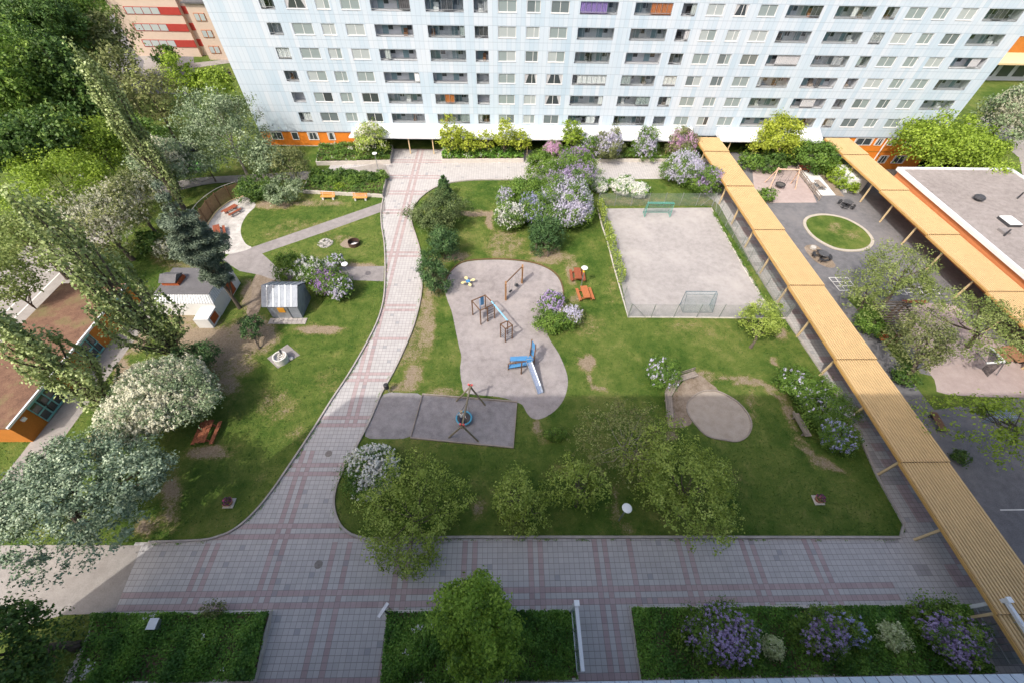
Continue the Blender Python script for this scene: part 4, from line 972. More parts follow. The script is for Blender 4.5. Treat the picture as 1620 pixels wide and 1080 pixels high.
for P_, hh in ((P1[:4], 2.06), (P2, 1.96)):
    for i in range(4): MB().bar((P_[i][0],P_[i][1],hh), (P_[(i+1) % 4][0],P_[(i+1) % 4][1],hh), .08).build('top_rail', M['timber_brown'], t)
def panel(t, p, q, z0, z1, m, th=.05, name='panel'): return MB().bar((p[0],p[1],(z0+z1)/2), (q[0],q[1],(z0+z1)/2), th, z1-z0).build(name, M[m], t)
m1 = P1[0]*.4+P1[3]*.6; panel(t, m1*.75+P1[1]*.25, m1*.3+P1[1]*.7, .5, 2.3, 'blue_play'); panel(t, m1*.9+P1[3]*.1, m1*.3+P1[3]*.7, .9, 2.0, 'blue_play')
e = P1[2]*.7+P1[3]*.3; MB().tube([(e[0],e[1],2.05),(P2[3][0],P2[3][1],1.95)], .075, 8).build('pole', M['blue_pole'] if 'blue_pole' in M else M.setdefault('blue_pole', mat('pale blue pole', (.22,.48,.68), .4, .05, 3)), t)
for k in range(5):
    z = .35+.32*k
    for i, j in ((0,1),(1,2)): MB().bar((P2[i][0],P2[i][1],z), (P2[j][0],P2[j][1],z), .04).build('rung', M['steel'], t)
for k in range(5): z = .4+.36*k; MB().bar((P1[4][0],P1[4][1],z), (P1[2][0],P1[2][1],z), .035).build('rung', M['dark_metal'], t)
t = thing('slide_tower', 'blue and brown play tower with long shining metal slide on the play gravel', 'slide', gp(*q4(520,800)))
F_ = frame(t, [(470,862),(560,790)], 1.75); A_ = [gp(*q4(x, y), 1.15) for x, y in ((497,768),(520,800),(560,760),(535,725))]
MB().prism([tuple(p[:2]) for p in A_], 1.08, 1.15).build('platform', M['blue_play'], t)
bk = [gp(*q4(x, y)) for x, y in ((505,818),(560,790),(578,770),(522,790))]
tb = gp(*q4(560,640), 2.35); mid = (A_[2]+A_[3])/2; dv = np.array([tb[0]-mid[0], tb[1]-mid[1]]); wv = (A_[2]-A_[3])[:2]/2
for k, (z0, z1) in enumerate(((1.25,1.75),(1.85,2.35))):
    s0, s1 = .25+.42*k, .25+.42*k+.36; ce = [mid[:2]+dv*s0, mid[:2]+dv*s1]
    MB().add([(*(ce[0]-wv), z0), (*(ce[0]+wv), z0), (*(ce[1]+wv), z1), (*(ce[1]-wv), z1), (*(ce[0]-wv), z0-.05), (*(ce[0]+wv), z0-.05), (*(ce[1]+wv), z1-.05), (*(ce[1]-wv), z1-.05)], [(0,1,2,3),(4,7,6,5),(0,4,5,1),(1,5,6,2),(2,6,7,3),(3,7,4,0)]).build('climbing_panel', M['blue_play'], t)
for s in (-1, 1):
    e = mid[:2]+dv+s*wv*1.05; MB().box(e[0]-.05, e[0]+.05, e[1]-.05, e[1]+.05, .05, 2.45).build('post', M['timber_brown'], t)
    e = mid[:2]+s*wv*1.1; MB().box(e[0]-.05, e[0]+.05, e[1]-.05, e[1]+.05, .05, 1.9).build('post', M['timber_brown'], t)
    MB().bar((*(mid[:2]+s*wv*1.1), 1.45), (*(mid[:2]+dv+s*wv*1.05), 2.35), .07).build('side_rail', M['timber_brown'], t)
r0, r1 = (A_[0]+A_[3])/2, gp(*q4(392,752), .95); r2, r3 = (A_[0]+A_[1])/2, gp(*q4(380,806), .45)
def ramp(a, b, w, m='blue_play'):
    d = (b-a)[:2]; n = np.array([-d[1], d[0]]); n = n/np.linalg.norm(n)*w/2
    MB().add([(*(a[:2]-n),a[2]),(*(a[:2]+n),a[2]),(*(b[:2]+n),b[2]),(*(b[:2]-n),b[2])]+[(*(a[:2]-n),a[2]-.05),(*(a[:2]+n),a[2]-.05),(*(b[:2]+n),b[2]-.05),(*(b[:2]-n),b[2]-.05)], [(0,1,2,3),(4,7,6,5),(0,4,5,1),(1,5,6,2),(2,6,7,3),(3,7,4,0)]).build('ramp', M[m], t)
ramp(r0, r1, .5); ramp(r2, r3, .4)
for p in (gp(*q4(378,832)), gp(*q4(430,818)), gp(*q4(392,800))): MB().box(p[0]-.05, p[0]+.05, p[1]-.05, p[1]+.05, .05, .95).build('post', M['timber_brown'], t)
MB().bar((*r3[:2], .85), (*r2[:2], 1.45), .06).build('side_rail', M['timber_brown'], t)
s0 = gp(*q4(527,778), 1.2); s1 = gp(*q4(588,945), .32); s2 = gp(*q4(606,998), .22)
def trough(pts, w):
    d = (pts[-1]-pts[0])[:2]; n = np.array([-d[1], d[0]]); n = n/np.linalg.norm(n)*w/2; b = MB(); vs = []
    for p in pts: vs += [(*(p[:2]-n), p[2]+.17), (*(p[:2]-n), p[2]), (*(p[:2]+n), p[2]), (*(p[:2]+n), p[2]+.17)]
    b.add(vs, [(4*i+j, 4*i+j+1, 4*i+4+j+1, 4*i+4+j) for i in range(len(pts)-1) for j in range(3)]); b.build('slide_chute', M['slide_steel'], t)
    for s in (-1, 1): MB().tube([(*(p[:2]+s*n*1.03), p[2]+.18) for p in pts], .03, 6).build('slide_edge', M['steel'], t)
M['slide_steel'] = mat('polished slide steel', (.62,.66,.72), .25, .08, 3, metal=.85)
trough([s0, s0*.97+s1*.03+np.array([0,0,.0]), s0*.5+s1*.5, s1, s2], .5)
MB().tube([(s0[0]-.25,s0[1],1.2),(s0[0]-.25,s0[1],1.7),(s0[0]+.25,s0[1],1.7),(s0[0]+.25,s0[1],1.2)], .03, 6).build('hand_bar', M['steel'], t)
def nest_swing(label, apex, feet, bc, br, log, rim, caps=True, h=2.35):
    """two splayed log pairs carry a beam with a round basket on ropes"""
    c = gp(*bc, .5); t = thing('basket_swing', label, 'basket swing', (c[0], c[1], 0)); ap = []
    for k in range(2):
        a, b = gp(*feet[2*k]), gp(*feet[2*k+1]); m_ = (a+b)/2; m_ = vp(*apex[k], m_[1]); m_[2] = min(max(m_[2], 2.1), 2.7); ap.append(m_)
    h = (ap[0][2]+ap[1][2])/2
    for k in range(2):
        for f in feet[2*k:2*k+2]:
            a = gp(*f); d = ap[k]-a; e = a+d*1.09; MB().tube([(a[0],a[1],.03), tuple(e)], .075, 8).build('leg', log, t)
            if caps: e2 = a+d*1.12; MB().tube([tuple(a+d*1.08), tuple(e2)], .085, 8).build('end_cap', M['red_plastic'], t)
    dd = (ap[1]-ap[0]); MB().tube([tuple(ap[0]-dd*.06), tuple(ap[1]+dd*.06)], .085, 8).build('beam', log, t)
    n = 28; rg = [(c[0]+br*math.cos(6.2832*i/n), c[1]+br*math.sin(6.2832*i/n), .52) for i in range(n+1)]
    MB().tube(rg, .075, 8, cap=False).build('basket_rim', rim, t)
    b = MB()
    for i in range(-5, 6):
        o = i*br/5.6; l = math.sqrt(max(br*br-o*o, 0)); b.tube([(c[0]+o,c[1]-l,.50),(c[0]+o,c[1],.40),(c[0]+o,c[1]+l,.50)], .02, 5); b.tube([(c[0]-l,c[1]+o,.505),(c[0],c[1]+o,.405),(c[0]+l,c[1]+o,.505)], .02, 5)
    b.lathe([(br*.93,.495),(br*.5,.425),(0,.39)], 24, (c[0],c[1],0)); b.build('basket_net', M['rope'], t)
    bm_ = (ap[0]+ap[1])/2; u = dd/np.linalg.norm(dd)
    for s in (-1, 1):
        top = bm_+u*s*.55
        for q in (-1, 1):
            ang = math.atan2(u[1], u[0])+(0 if s > 0 else math.pi)+q*.6
            MB().tube([(top[0],top[1],h-.05),(c[0]+br*math.cos(ang),c[1]+br*math.sin(ang),.55)], .016, 5).build('rope', M['rope'], t)
    return t, c, ap
_, BC, BAP = nest_swing('big basket swing with blue rim on olive log legs in the framed gravel area', [(744,611),(731,673)], [(722,634),(768,641),(710,692),(757,698)], (734,660.5), .62, M['timber_olive'], M['blue_rim'])
nest_swing('basket swing with black ring on pale log legs behind the oval lawn', [(1231,268),(1265.5,269)], [(1210,289),(1218,297.5),(1251,291),(1258,300)], (1235,292), .60, M['timber_pale'], M['black'], False)
# pergola, climbing net, rack and boards in the yard on the right
t = thing('pergola', 'dark slatted pergola frame beside the willows in the yard', 'pergola', gp(1415,500)); zz = 2.4
for i in range(12):
    f = i/11; a = gp(1380+28*f, 478+43*f, zz); b = gp(1430+18*math.sin(f*2.6)*1.0+2, 478+43*f, zz)
    MB().bar(tuple(a), tuple(b), .07, .14).build('slat', M['timber_dark'], t)
for l in (((1424,480),(1412,496),(1428,522)), ((1432,482),(1450,508),(1440,521))):
    pts_ = [gp(x, y, zz-.15) for x, y in l]
    for a, b in zip(pts_, pts_[1:]): MB().bar(tuple(a), tuple(b), .09, .15).build('beam', M['timber_dark'], t)
    for p in pts_: MB().box(p[0]-.06, p[0]+.06, p[1]-.06, p[1]+.06, 0, zz-.23).build('post', M['timber_brown'], t)
t = thing('climbing_net', 'pale beamed climbing frame with dark nets on the lower play surface', 'climbing frame', gp(1570,575))
ap = gp(1590,572,2.3); e1 = gp(1567,549,1.9); e2 = gp(1561,574,1.7); g1, g2, g3 = gp(1552,583), gp(1562,596), gp(1546,556)
for e in (e1, e2): MB().bar(tuple(ap), tuple(e), .12).build('beam', M['lamp_white'], t)
for a, b in ((ap, g2*.5+gp(1590,590)*.5), (e2, g1), (e1, gp(1572,562)), (e2, g3)): MB().bar(tuple(a), (b[0],b[1],0), .08).build('leg', M['steel'], t)
MB().add([tuple(ap), tuple(e2), tuple(g1), tuple(g2)], [(0,1,2,3)]).build('net', M['net_dark'], t); MB().add([tuple(ap), tuple(e2), tuple(e1)], [(0,1,2)]).build('net', M['net_dark'], t)
for lb, (a, b) in (('narrow brown board platform right of the climbing net', ((1577,551),(1598,571))), ('wide brown board platform at the right edge by the low building', ((1592,547),(1622,571)))):
    p, q = gp(*a, .4), gp(*b, .4); t = thing('board_platform', lb, 'platform', (*((p+q)/2)[:2], 0)); w = .8 if 'narrow' in lb else 1.5
    MB().bar((p[0],p[1],.38), (q[0],q[1],.38), w, .07).build('boards', M['timber_deck'] if 'timber_deck' in M else M.setdefault('timber_deck', mat('brown deck boards', (.30,.16,.09), .8, .2, 4)), t)
    for k in (.1, .9): c_ = p+(q-p)*k; MB().box(c_[0]-.2, c_[0]+.2, c_[1]-.2, c_[1]+.2, 0, .34).build('support', M['black'], t)
a, b = gp(1560,655,.8), gp(1606,655,.8); t = thing('bicycle_rack', 'pale blue metal rack of many thin bars under the sparse maple at lower right', 'rack', (*((a+b)/2)[:2], 0))
for k in range(17): p = a+(b-a)*k/16; MB().tube([(p[0],p[1]-.35,0),(p[0],p[1]-.3,.8),(p[0],p[1]+.45,.8),(p[0],p[1]+.5,0)], .025, 5).build('hoop', M['blue_steel'] if 'blue_steel' in M else M.setdefault('blue_steel', mat('pale blue steel', (.22,.31,.38), .5, .1, 3)), t)
for y in (-.3, .45): MB().tube([(a[0],a[1]+y,.8),(b[0],b[1]+y,.8)], .035, 6).build('rail', M['blue_steel'], t)
lf = thing('low_railing', 'low pale railing along the right edge of the lower walkway', 'railing', gp(1500,720))
a, b = (34.2, 4.0), (34.2, 17.5)
for z in (.35, .8): MB().bar((*a, z), (*b, z), .05).build('rail', M['steel'], lf)
for k in range(8): y = 4+k*13.5/7; MB().box(34.15, 34.25, y-.04, y+.04, 0, .85).build('post', M['steel'], lf)
# glazed wind screens of the near building
M['screen_glass'] = clear_glass(); M['screen_glass'].name = 'wind screen glass'
def screen(label, foot, top, nb):
    f = gp(*foot); tp = vp(*top, f[1]); x, y, h = f[0], f[1], min(max(tp[2], 2.2), 3.4)
    t = thing('wind_screen', label, 'glass screen', (x, y, 0), 0, 'glazed wind screens')
    MB().box(x-.10, x+.10, y-.10, y+.10, 0, h).build('post', M['white_sheet'], t); MB().box(x-.15, x+.15, y-.15, y+.15, h+.001, h+.06).build('cap', M['lamp_white'], t)
    MB().box(x-.10, x+.10, .82, y-.101, h-.32, h-.12).build('beam', M['white_sheet'], t)
    MB().box(x-.01, x+.01, .85, y-.11, .08, h-.33).build('pane', M['screen_glass'], t)
    b = MB()
    for k in range(1, nb): yy = .85+(y-.96)*k/nb; b.box(x-.025, x+.025, yy-.025, yy+.025, .08, h-.325)
    b.box(x-.024, x+.024, .85, y-.11, 1.0, 1.05); b.build('glazing_bar', M['steel'], t)
screen('glass wind screen with pale blue beam between the middle planting bed and the entrance path', (901,967), (918,948), 3)
screen('glass wind screen with pale blue beam at the lower right corner by the yellow roof', (1520,962), (1592,944), 3)
# ---------------------------------------------------------------- vehicles and bins at upper left
def car(label, p, rot, m):
    t = thing('parked_car', label, 'car', (p[0], p[1], .02), rot); b = LM()
    pr = [(-2.1,.35),(-2.15,.75),(-1.9,.95),(-1.3,1.0),(-.7,1.45),(.9,1.48),(1.6,1.05),(2.1,.85),(2.15,.4)]
    b.add([(x,-.85,z) for x, z in pr]+[(x,.85,z) for x, z in pr], [tuple(range(9)), tuple(range(9,18))[::-1]]+[(i, i+9, (i+1) % 9+9, (i+1) % 9) for i in range(9)]); b.build('body', m, t)
    g_ = LM(); g_.add([(-1.25,-.78,1.03),(-.72,-.7,1.44),(-.72,.7,1.44),(-1.25,.78,1.03)], [(0,1,2,3)]); 
    for v in range(4): g_.v[v] = (g_.v[v][0]-.03, g_.v[v][1], g_.v[v][2]+.03)
    for s in (-1, 1): g_.add([(-1.1,s*.862,1.02),(-.65,s*.862,1.4),(.85,s*.862,1.42),(1.3,s*.862,1.05)], [(0,1,2,3)])
    g_.build('window', M['pane_dark'], t)
    for x in (-1.35, 1.35):
        for s in (-1, 1): LM().tube([(x,s*.70,.32),(x,s*.88,.32)], .32, 14).build('wheel', M['black'], t)
    for s in (-1, 1): LM().box(-2.2,-2.1,s*.6-.18,s*.6+.18,.62,.76).build('headlight', M['lamp_white'], t)
    return t
car('dark grey car half hidden by trees beside the upper left footpath', gp(292,245), 1.1, M['car_grey'])
car('dark car on the road between the tree crowns at the top left', gp(135,12), 2.2, M['car_grey'])
p = gp(310,268); t = thing('green_container', 'bright green grit box beside the upper left footpath', 'container', (p[0],p[1],0), .2)
LM().box(-.9,.9,-.6,.6,0,.8).build('body', M['green_paint'], t); b = LM(); b.add([(-.95,-.65,.81),(.95,-.65,.81),(.95,.65,.81),(-.95,.65,.81),(-.95,0,1.1),(.95,0,1.1)], [(0,1,5,4),(2,3,4,5),(0,4,3),(1,2,5),(0,3,2,1)]); b.build('lid', M['green_paint'], t)
# ---------------------------------------------------------------- people
SK = mat('skin', (.56,.36,.27), .6, .05, 5); CW = mat('white jacket', (.84,.85,.86), .85, .06, 6); CN = mat('navy trousers', (.02,.03,.07), .85, .2, 6); CR = mat('red shoes', (.42,.05,.05), .6, .1, 6); HB = mat('fair hair', (.52,.42,.26), .8, .15, 8); CB = mat('dark jacket', (.03,.03,.04), .85, .2, 6)
def skin(name, chains, m, parent, sub=1):
    """chains of (point, radius) grown into one smooth skinned surface; the first vertex is the root"""
    me = bpy.data.meshes.new(name); vs, es, rs, idx = [], [], [], {}
    for ch in chains:
        prev = None
        for p, r in ch:
            k = tuple(round(c, 4) for c in p)
            if k not in idx: idx[k] = len(vs); vs.append(k); rs.append(r)
            if prev is not None and prev != idx[k]: es.append((prev, idx[k]))
            prev = idx[k]
    me.from_pydata(vs, es, []); o = bpy.data.objects.new(name, me); COL.objects.link(o); o.parent = parent
    md = o.modifiers.new('skin', 'SKIN'); o.modifiers.new('smooth', 'SUBSURF').levels = sub; o.modifiers['smooth'].render_levels = sub
    if not me.skin_vertices: 
        bpy.context.view_layer.objects.active = o
        me.attributes.new if False else None
    sv = me.skin_vertices[0].data if me.skin_vertices else None
    if sv:
        for i, r in enumerate(rs): sv[i].radius = (r, r); sv[i].use_root = (i == 0)
    md.use_smooth_shade = True; me.materials.append(m); return o
def person(label, loc, rot, J, top, leg, hair, shoe, k=1.0):
    t = thing('person', label, 'person', loc, rot); V = {n: tuple(c*k for c in v) for n, v in J.items()}
    def lerp(a, b, f): return tuple(V[a][i]+(V[b][i]-V[a][i])*f for i in range(3))
    body = [[(V['hip'],.10*k),(V['chest'],.105*k),(V['neck'],.045*k),(V['chin'],.055*k),(V['head'],.092*k),(V['crown'],.06*k)]]
    for s in 'lr':
        body.append([(V['chest'],.105*k),(V['sh'+s],.05*k),(V['el'+s],.036*k),(V['wr'+s],.024*k),(V['ha'+s],.032*k)])
        body.append([(V['hip'],.10*k),(V['th'+s],.075*k),(V['kn'+s],.052*k),(V['an'+s],.036*k),(V['to'+s],.034*k)])
        w, h = np.array(V['wr'+s]), np.array(V['ha'+s]); d = (h-w)/(np.linalg.norm(h-w)+1e-6); sd = np.cross(d, [0,.3,1]); sd /= np.linalg.norm(sd)+1e-6; pn = np.cross(d, sd)
        for f_, (o_, ln) in enumerate(((-.03,.055),(-.01,.066),(.01,.062),(.03,.05))):
            b0 = h+sd*o_*k; body.append([(V['ha'+s],.032*k),(tuple(b0+d*.02*k),.009*k),(tuple(b0+d*(.02+ln*.5)*k+pn*.008*k),.008*k),(tuple(b0+d*(.02+ln*.8)*k+pn*.03*k),.007*k)])
        body.append([(lerp('wr'+s,'ha'+s,.999),.032*k),(tuple(h-sd*.045*k),.010*k),(tuple(h-sd*.055*k+d*.035*k),.008*k)])
    skin('body', body, SK, t)
    jk = [[(lerp('hip','chest',.1),.125*k),(V['chest'],.128*k),(lerp('chest','neck',.6),.075*k)]]
    for s in 'lr': jk.append([(V['chest'],.128*k),(V['sh'+s],.066*k),(V['el'+s],.05*k),(lerp('el'+s,'wr'+s,.9),.038*k)])
    skin('jacket', jk, top, t)
    tr = [[(V['hip'],.118*k),(V['th'+s],.09*k),(V['kn'+s],.066*k),(lerp('kn'+s,'an'+s,.9),.05*k)] for s in 'lr']; skin('trousers', tr, leg, t)
    for s in 'lr': skin('shoe', [[(V['an'+s],.045*k),(V['to'+s],.042*k)]], shoe, t)
    skin('hair', [[(lerp('head','crown',.35),.103*k),(lerp('head','crown',1.05),.075*k)], [(lerp('head','crown',.35),.103*k),(tuple(np.array(lerp('head','crown',-.4))+np.array([0,.055*k,0])),.07*k)]], hair, t)
    f = np.array(V['head'])
    fc = LM()
    for s in (-1, 1): fc.box(f[0]+s*.032*k-.010*k, f[0]+s*.032*k+.010*k, f[1]-.098*k, f[1]-.088*k, f[2]-.004*k, f[2]+.008*k)
    fc.box(f[0]-.02*k, f[0]+.02*k, f[1]-.092*k, f[1]-.084*k, f[2]-.058*k, f[2]-.050*k); fc.build('face', CB, t)
    return t
JS = dict(hip=(0,0,.12),chest=(0,.02,.50),neck=(0,.02,.66),chin=(0,-.01,.73),head=(0,0,.82),crown=(0,.01,.92),
 shl=(-.17,.02,.58),ell=(-.27,-.10,.68),wrl=(-.22,-.18,.90),hal=(-.21,-.19,.98),shr=(.17,.02,.58),elr=(.26,-.12,.44),wrr=(.30,-.30,.52),har=(.31,-.36,.55),
 thl=(-.10,-.06,.12),knl=(-.14,-.42,.16),anl=(-.13,-.62,.0),tol=(-.13,-.74,.02),thr=(.10,-.06,.12),knr=(.13,-.44,.20),anr=(.12,-.66,.06),tor=(.12,-.78,.09))
person('child in white jacket and dark trousers sitting in the big blue rimmed basket swing', (gp(730.8,660,.5)[0], gp(730.8,660,.5)[1], .43), .12, JS, CW, CN, HB, CR, 1.12)
JT = dict(hip=(0,0,.92),chest=(0,0,1.30),neck=(0,0,1.48),chin=(0,-.02,1.55),head=(0,0,1.64),crown=(0,.01,1.74),shl=(-.19,0,1.42),ell=(-.25,.02,1.14),wrl=(-.25,-.06,.90),hal=(-.25,-.08,.82),shr=(.19,0,1.42),elr=(.25,.02,1.14),wrr=(.25,-.06,.90),har=(.25,-.08,.82),
 thl=(-.10,0,.88),knl=(-.11,-.03,.48),anl=(-.11,.02,.08),tol=(-.12,-.14,.04),thr=(.10,0,.88),knr=(.11,.05,.48),anr=(.11,.06,.08),tor=(.12,-.10,.04))
for lb, q in (('person in dark clothes standing on the far lawn, left of a pair',(363,125)),('person in dark clothes standing on the far lawn, right of a pair',(368,126))):
    p = gp(*q); person(lb, (p[0],p[1],0), 1.2, JT, CB, CN, CB, CB, 1.0)
# ---------------------------------------------------------------- plants
def unit(v): return v/(np.linalg.norm(v, axis=-1, keepdims=True)+1e-9)
class Leaves:
    def __init__(s, seed): s.r = np.random.default_rng(seed); s.P = []; s.T = []; s.M = []
    def put(s, c, n, size, wid, tint, mi=0, along=None):
        k = len(c); r = s.r
        if k == 0: return
        n = unit(n); a = r.normal(size=(k, 3)) if along is None else along+r.normal(size=(k, 3))*.25
        t = unit(a-n*(a*n).sum(1, keepdims=True)); b = np.cross(n, t)
        L_ = (size*r.uniform(.7, 1.35, k))[:, None]; W_ = L_*wid
        fold = n*L_*.12
        s.P.append(np.stack([c-t*L_*.5, c+b*W_*.5+fold, c+t*L_*.5, c-b*W_*.5+fold], 1)); s.T.append(np.clip(tint, 0, 1)); s.M.append(np.full(k, mi))
    def build(s, name, mats, parent=None, org=(0,0,0)):
        P_ = np.concatenate(s.P)-np.array(org); k = len(P_); me = bpy.data.meshes.new(name)
        me.vertices.add(4*k); me.loops.add(4*k); me.polygons.add(k)
        me.vertices.foreach_set('co', P_.reshape(-1).astype(np.float32)); me.loops.foreach_set('vertex_index', np.arange(4*k, dtype=np.int32))
        me.polygons.foreach_set('loop_start', np.arange(0, 4*k, 4, dtype=np.int32))
        for m_ in mats: me.materials.append(m_)
        me.polygons.foreach_set('material_index', np.concatenate(s.M).astype(np.int32)); me.update(calc_edges=True)
        me.attributes.new('tint', 'FLOAT', 'FACE').data.foreach_set('value', np.concatenate(s.T).astype(np.float32))
        o = bpy.data.objects.new(name, me); COL.objects.link(o)
        if parent is not None: o.parent = parent
        return o
UP = np.array([0, 0, 1.0])
def lump(d, r, n=5, amp=.2):
    f = np.zeros(len(d))
    for _ in range(n): k = r.normal(size=3)*2.2; f += np.sin(d@k+r.uniform(0, 6.28))
    return 1+amp*f/math.sqrt(n)
def crown(lv, c, rad, leaf, cov=2.4, clump=.24, fl=0.0, fsz=.09, low=-.55, wid=.6, flat=.65, lumps=.2, hang=0.0, inner=.45, flat_n=16):
    r = lv.r; rx, ry, rz = rad; c = np.array(c, float)
    surf = 4*math.pi*((rx*ry)**1.6/3+(rx*rz)**1.6/3+(ry*rz)**1.6/3)**(1/1.6)
    rc = clump*(rx+ry+rz)/3; nc = max(10, int(surf/(rc*rc)*.62)); N = int(surf*cov*.55/(leaf*leaf*wid*.5))
    d = unit(r.normal(size=(nc*3, 3))); d = d[d[:, 2] > low][:nc]; nc = len(d)
    rf = (1-inner*r.random(nc)**1.6)*lump(d, r, 5, lumps)
    cc = c+d*np.array(rad)*rf[:, None]; ct = r.normal(.5, .21, nc); cs = r.uniform(.6, 1.3, nc)
    if hang: cc[:, 2] -= hang*r.random(nc)**2*(np.linalg.norm(d[:, :2], axis=1) > .6)
    i = r.integers(0, nc, N); off = r.normal(size=(N, 3))*np.array([1, 1, flat])*(rc*.50*cs[i])[:, None]
    p = cc[i]+off; n = unit(.55*d[i]+.45*unit(off)+.55*UP+.75*r.normal(size=(N, 3)))
    lv.put(p, n, leaf, wid, ct[i]+r.normal(0, .10, N))
    if fl:
        nf = int(surf*fl*1.35); d = unit(r.normal(size=(nf*4, 3))); d = d[d[:, 2] > low*.7]
        q = lump(d, r, 6, .5)+r.normal(0, .25, len(d)); d = d[np.argsort(-q)[:nf]]; nf = len(d)
        j = r.integers(0, nc, nf); cp = .55*(c+d*np.array(rad)*1.02*lump(d, r, 5, lumps*.6)[:, None])+.45*(cc[j]+unit(cc[j]-c)*rc*.6)
        m = flat_n; k = np.repeat(np.arange(nf), m); off = r.normal(size=(nf*m, 3))*np.array([.6, .6, 1.0])*fsz*.75
        lv.put(cp[k]+off, unit(off)+.8*UP+.4*d[k], fsz, .85, np.repeat(r.normal(.5, .22, nf), m)+r.normal(0, .15, nf*m), 1)
    return cc
def limbs(o, c, top, r0, cc, m, rng, n=7, base_frac=.35, name='trunk', crook=.12):
    """tapered trunk with limbs reaching into the crown, from the ground at c"""
    b = MB(); b.local = True; H = top; pts = []; x = y = 0.0
    tx, ty = cc.mean(0)[:2] if len(cc) else (0, 0)
    for i in range(7):
        f = i/6; pts.append((tx*f**1.5+rng.normal(0, crook*.3)*(0 < i < 6), ty*f**1.5+rng.normal(0, crook*.3)*(0 < i < 6), H*f))
    b.tube(pts, [r0*(1.35 if i == 0 else 1-.85*i/6) for i in range(7)], 8)
    for k in rng.choice(len(cc), min(n, len(cc)), replace=False) if len(cc) else []:
        e = cc[k]; s = base_frac+rng.random()*.4; a = np.array(pts[0])*(1-s)+np.array(pts[-1])*s
        j = min(int(s*6), 5); a = np.array(pts[j])+(np.array(pts[j+1])-np.array(pts[j]))*(s*6-j)
        mid = (a+e)/2+np.array([rng.normal(0, .15), rng.normal(0, .15), -.08*np.linalg.norm(e-a)]); rr = r0*.45*(1-s*.5)
        b.tube([tuple(a), tuple(mid), tuple(e)], [rr, rr*.65, rr*.25], 6)
        e2 = cc[rng.integers(len(cc))]
        if np.linalg.norm(e2-e) < 2.5: b.tube([tuple(mid), tuple((mid+e2)/2+[0,0,.1]), tuple(e2)], [rr*.5, rr*.35, rr*.15], 5)
    b.build(name, m, o)
NSEED = [100]
def plant(label, name, cat, vis, zc, leaf, group, sz=.2, cov=2.2, flower=None, fl=0.0, fsz=.09, base=None, trunk=.12, rzf=None, clump=.24, lumps=.2, low=-.55, wid=.6, hang=0.0, flat=.65, bark='bark', inner=.45, parts=None, nl=7, lean=True, seed=None):
    """a crown seen as an ellipse (centre x, y, half width, half height in the photograph) at height zc above the ground, on a trunk"""
    cx, cy, hw, hh = vis; NSEED[0] += 1; sd = seed or NSEED[0]; rng = np.random.default_rng(sd)
    C = gp(cx, cy, zc); w = depth(C); R_ = hw*w/FPX; V_ = hh*w/FPX; dl = math.atan2(CAMH-zc, np.linalg.norm(C[:2]))
    RY = min(R_, .86*V_/math.sin(dl)); rz2 = (V_**2-(RY*math.sin(dl))**2)/math.cos(dl)**2; rz = math.sqrt(max(rz2, (.45*R_)**2)); rz = rzf*R_ if rzf else min(rz, 1.7*R_)
    rz = min(rz, zc*.98) if low < -.3 else rz
    if base is not None: B = gp(*base)
    else: B = np.array([C[0], C[1], 0])
    t = thing(name, label, cat, (B[0], B[1], .03), 0, group); lv = Leaves(sd); c = C-np.array([B[0], B[1], .03])
    a_ = rng.uniform(.9, 1.12)
    cc = crown(lv, c, (R_*min(a_, 1.0), RY, rz), sz, cov, clump, fl, fsz, low, wid, flat, lumps, hang, inner)
    for dx, dy, dz, s in (parts or []):
        q = crown(lv, c+np.array([dx*R_, dy*RY, dz*rz]), (R_*s, RY*s, rz*s), sz, cov, clump/s*.8, fl, fsz, low, wid, flat, lumps, hang, inner); cc = np.concatenate([cc, q])
    lv.build('crown' if trunk > .06 else 'foliage', [L[leaf]]+([P[flower]] if flower else []), t)
    if trunk: limbs(t, c, max(c[2]+rz*.35, .3), trunk, cc, M[bark], rng, nl, .3 if trunk > .1 else .15)
    return t
G_T, G_S = 'trees round the courtyard', 'shrubs round the courtyard'
def tree(label, vis, zc, leaf, **k): return plant(label, k.pop('name', 'broadleaf_tree'), 'tree', vis, zc, leaf, k.pop('group', G_T), **k)
def shrub(label, vis, zc, leaf, **k):
    k.setdefault('trunk', .05); k.setdefault('low', -.85); k.setdefault('nl', 5); k.setdefault('sz', .16)
    return plant(label, k.pop('name', 'shrub'), 'shrub', vis, zc, leaf, k.pop('group', G_S), **k)
def lilac(label, vis, zc, col='lilac', leaf='green', fl=16, **k): return shrub(label, vis, zc, leaf, name='lilac_shrub', group='lilac shrubs in bloom', flower=col, fl=fl, **k)
# pale fresh trees in the shade along the lower kerb
tree('pale green tree with branches hanging over the lower paving, left one of the kerb row', (654,792,76,84), 3.0, 'cherry', sz=.16, cov=.85, clump=.12, hang=1.4, base=(668,840), lumps=.42, low=-.7, nl=12, parts=[(-.15,-.75,-.45,.55)])
tree('pale green tree with hanging twigs, second from the left along the lower kerb', (822,790,54,62), 2.5, 'cherry', sz=.16, cov=.85, clump=.12, hang=.9, base=(828,822), lumps=.42, nl=10)
tree('small pale green tree, third along the lower kerb, between two wider crowns', (916,765,50,42), 2.6, 'cherry', sz=.16, cov=.8, clump=.12, base=(912,800), lumps=.42, nl=10)
tree('sparse bronze tinged tree behind the kerb row, next to the sand circle', (985,690,72,56), 3.0, 'brown', sz=.15, cov=.42, clump=.12, base=(985,735), lumps=.35, nl=14, bark='bark_pale')
tree('widest pale green tree of the kerb row, just right of the yellow banded lamp', (1088,766,90,80), 2.9, 'cherry', sz=.16, cov=1.1, clump=.11, base=(1075,815), lumps=.4, nl=12, parts=[(-.55,.45,.1,.5)])
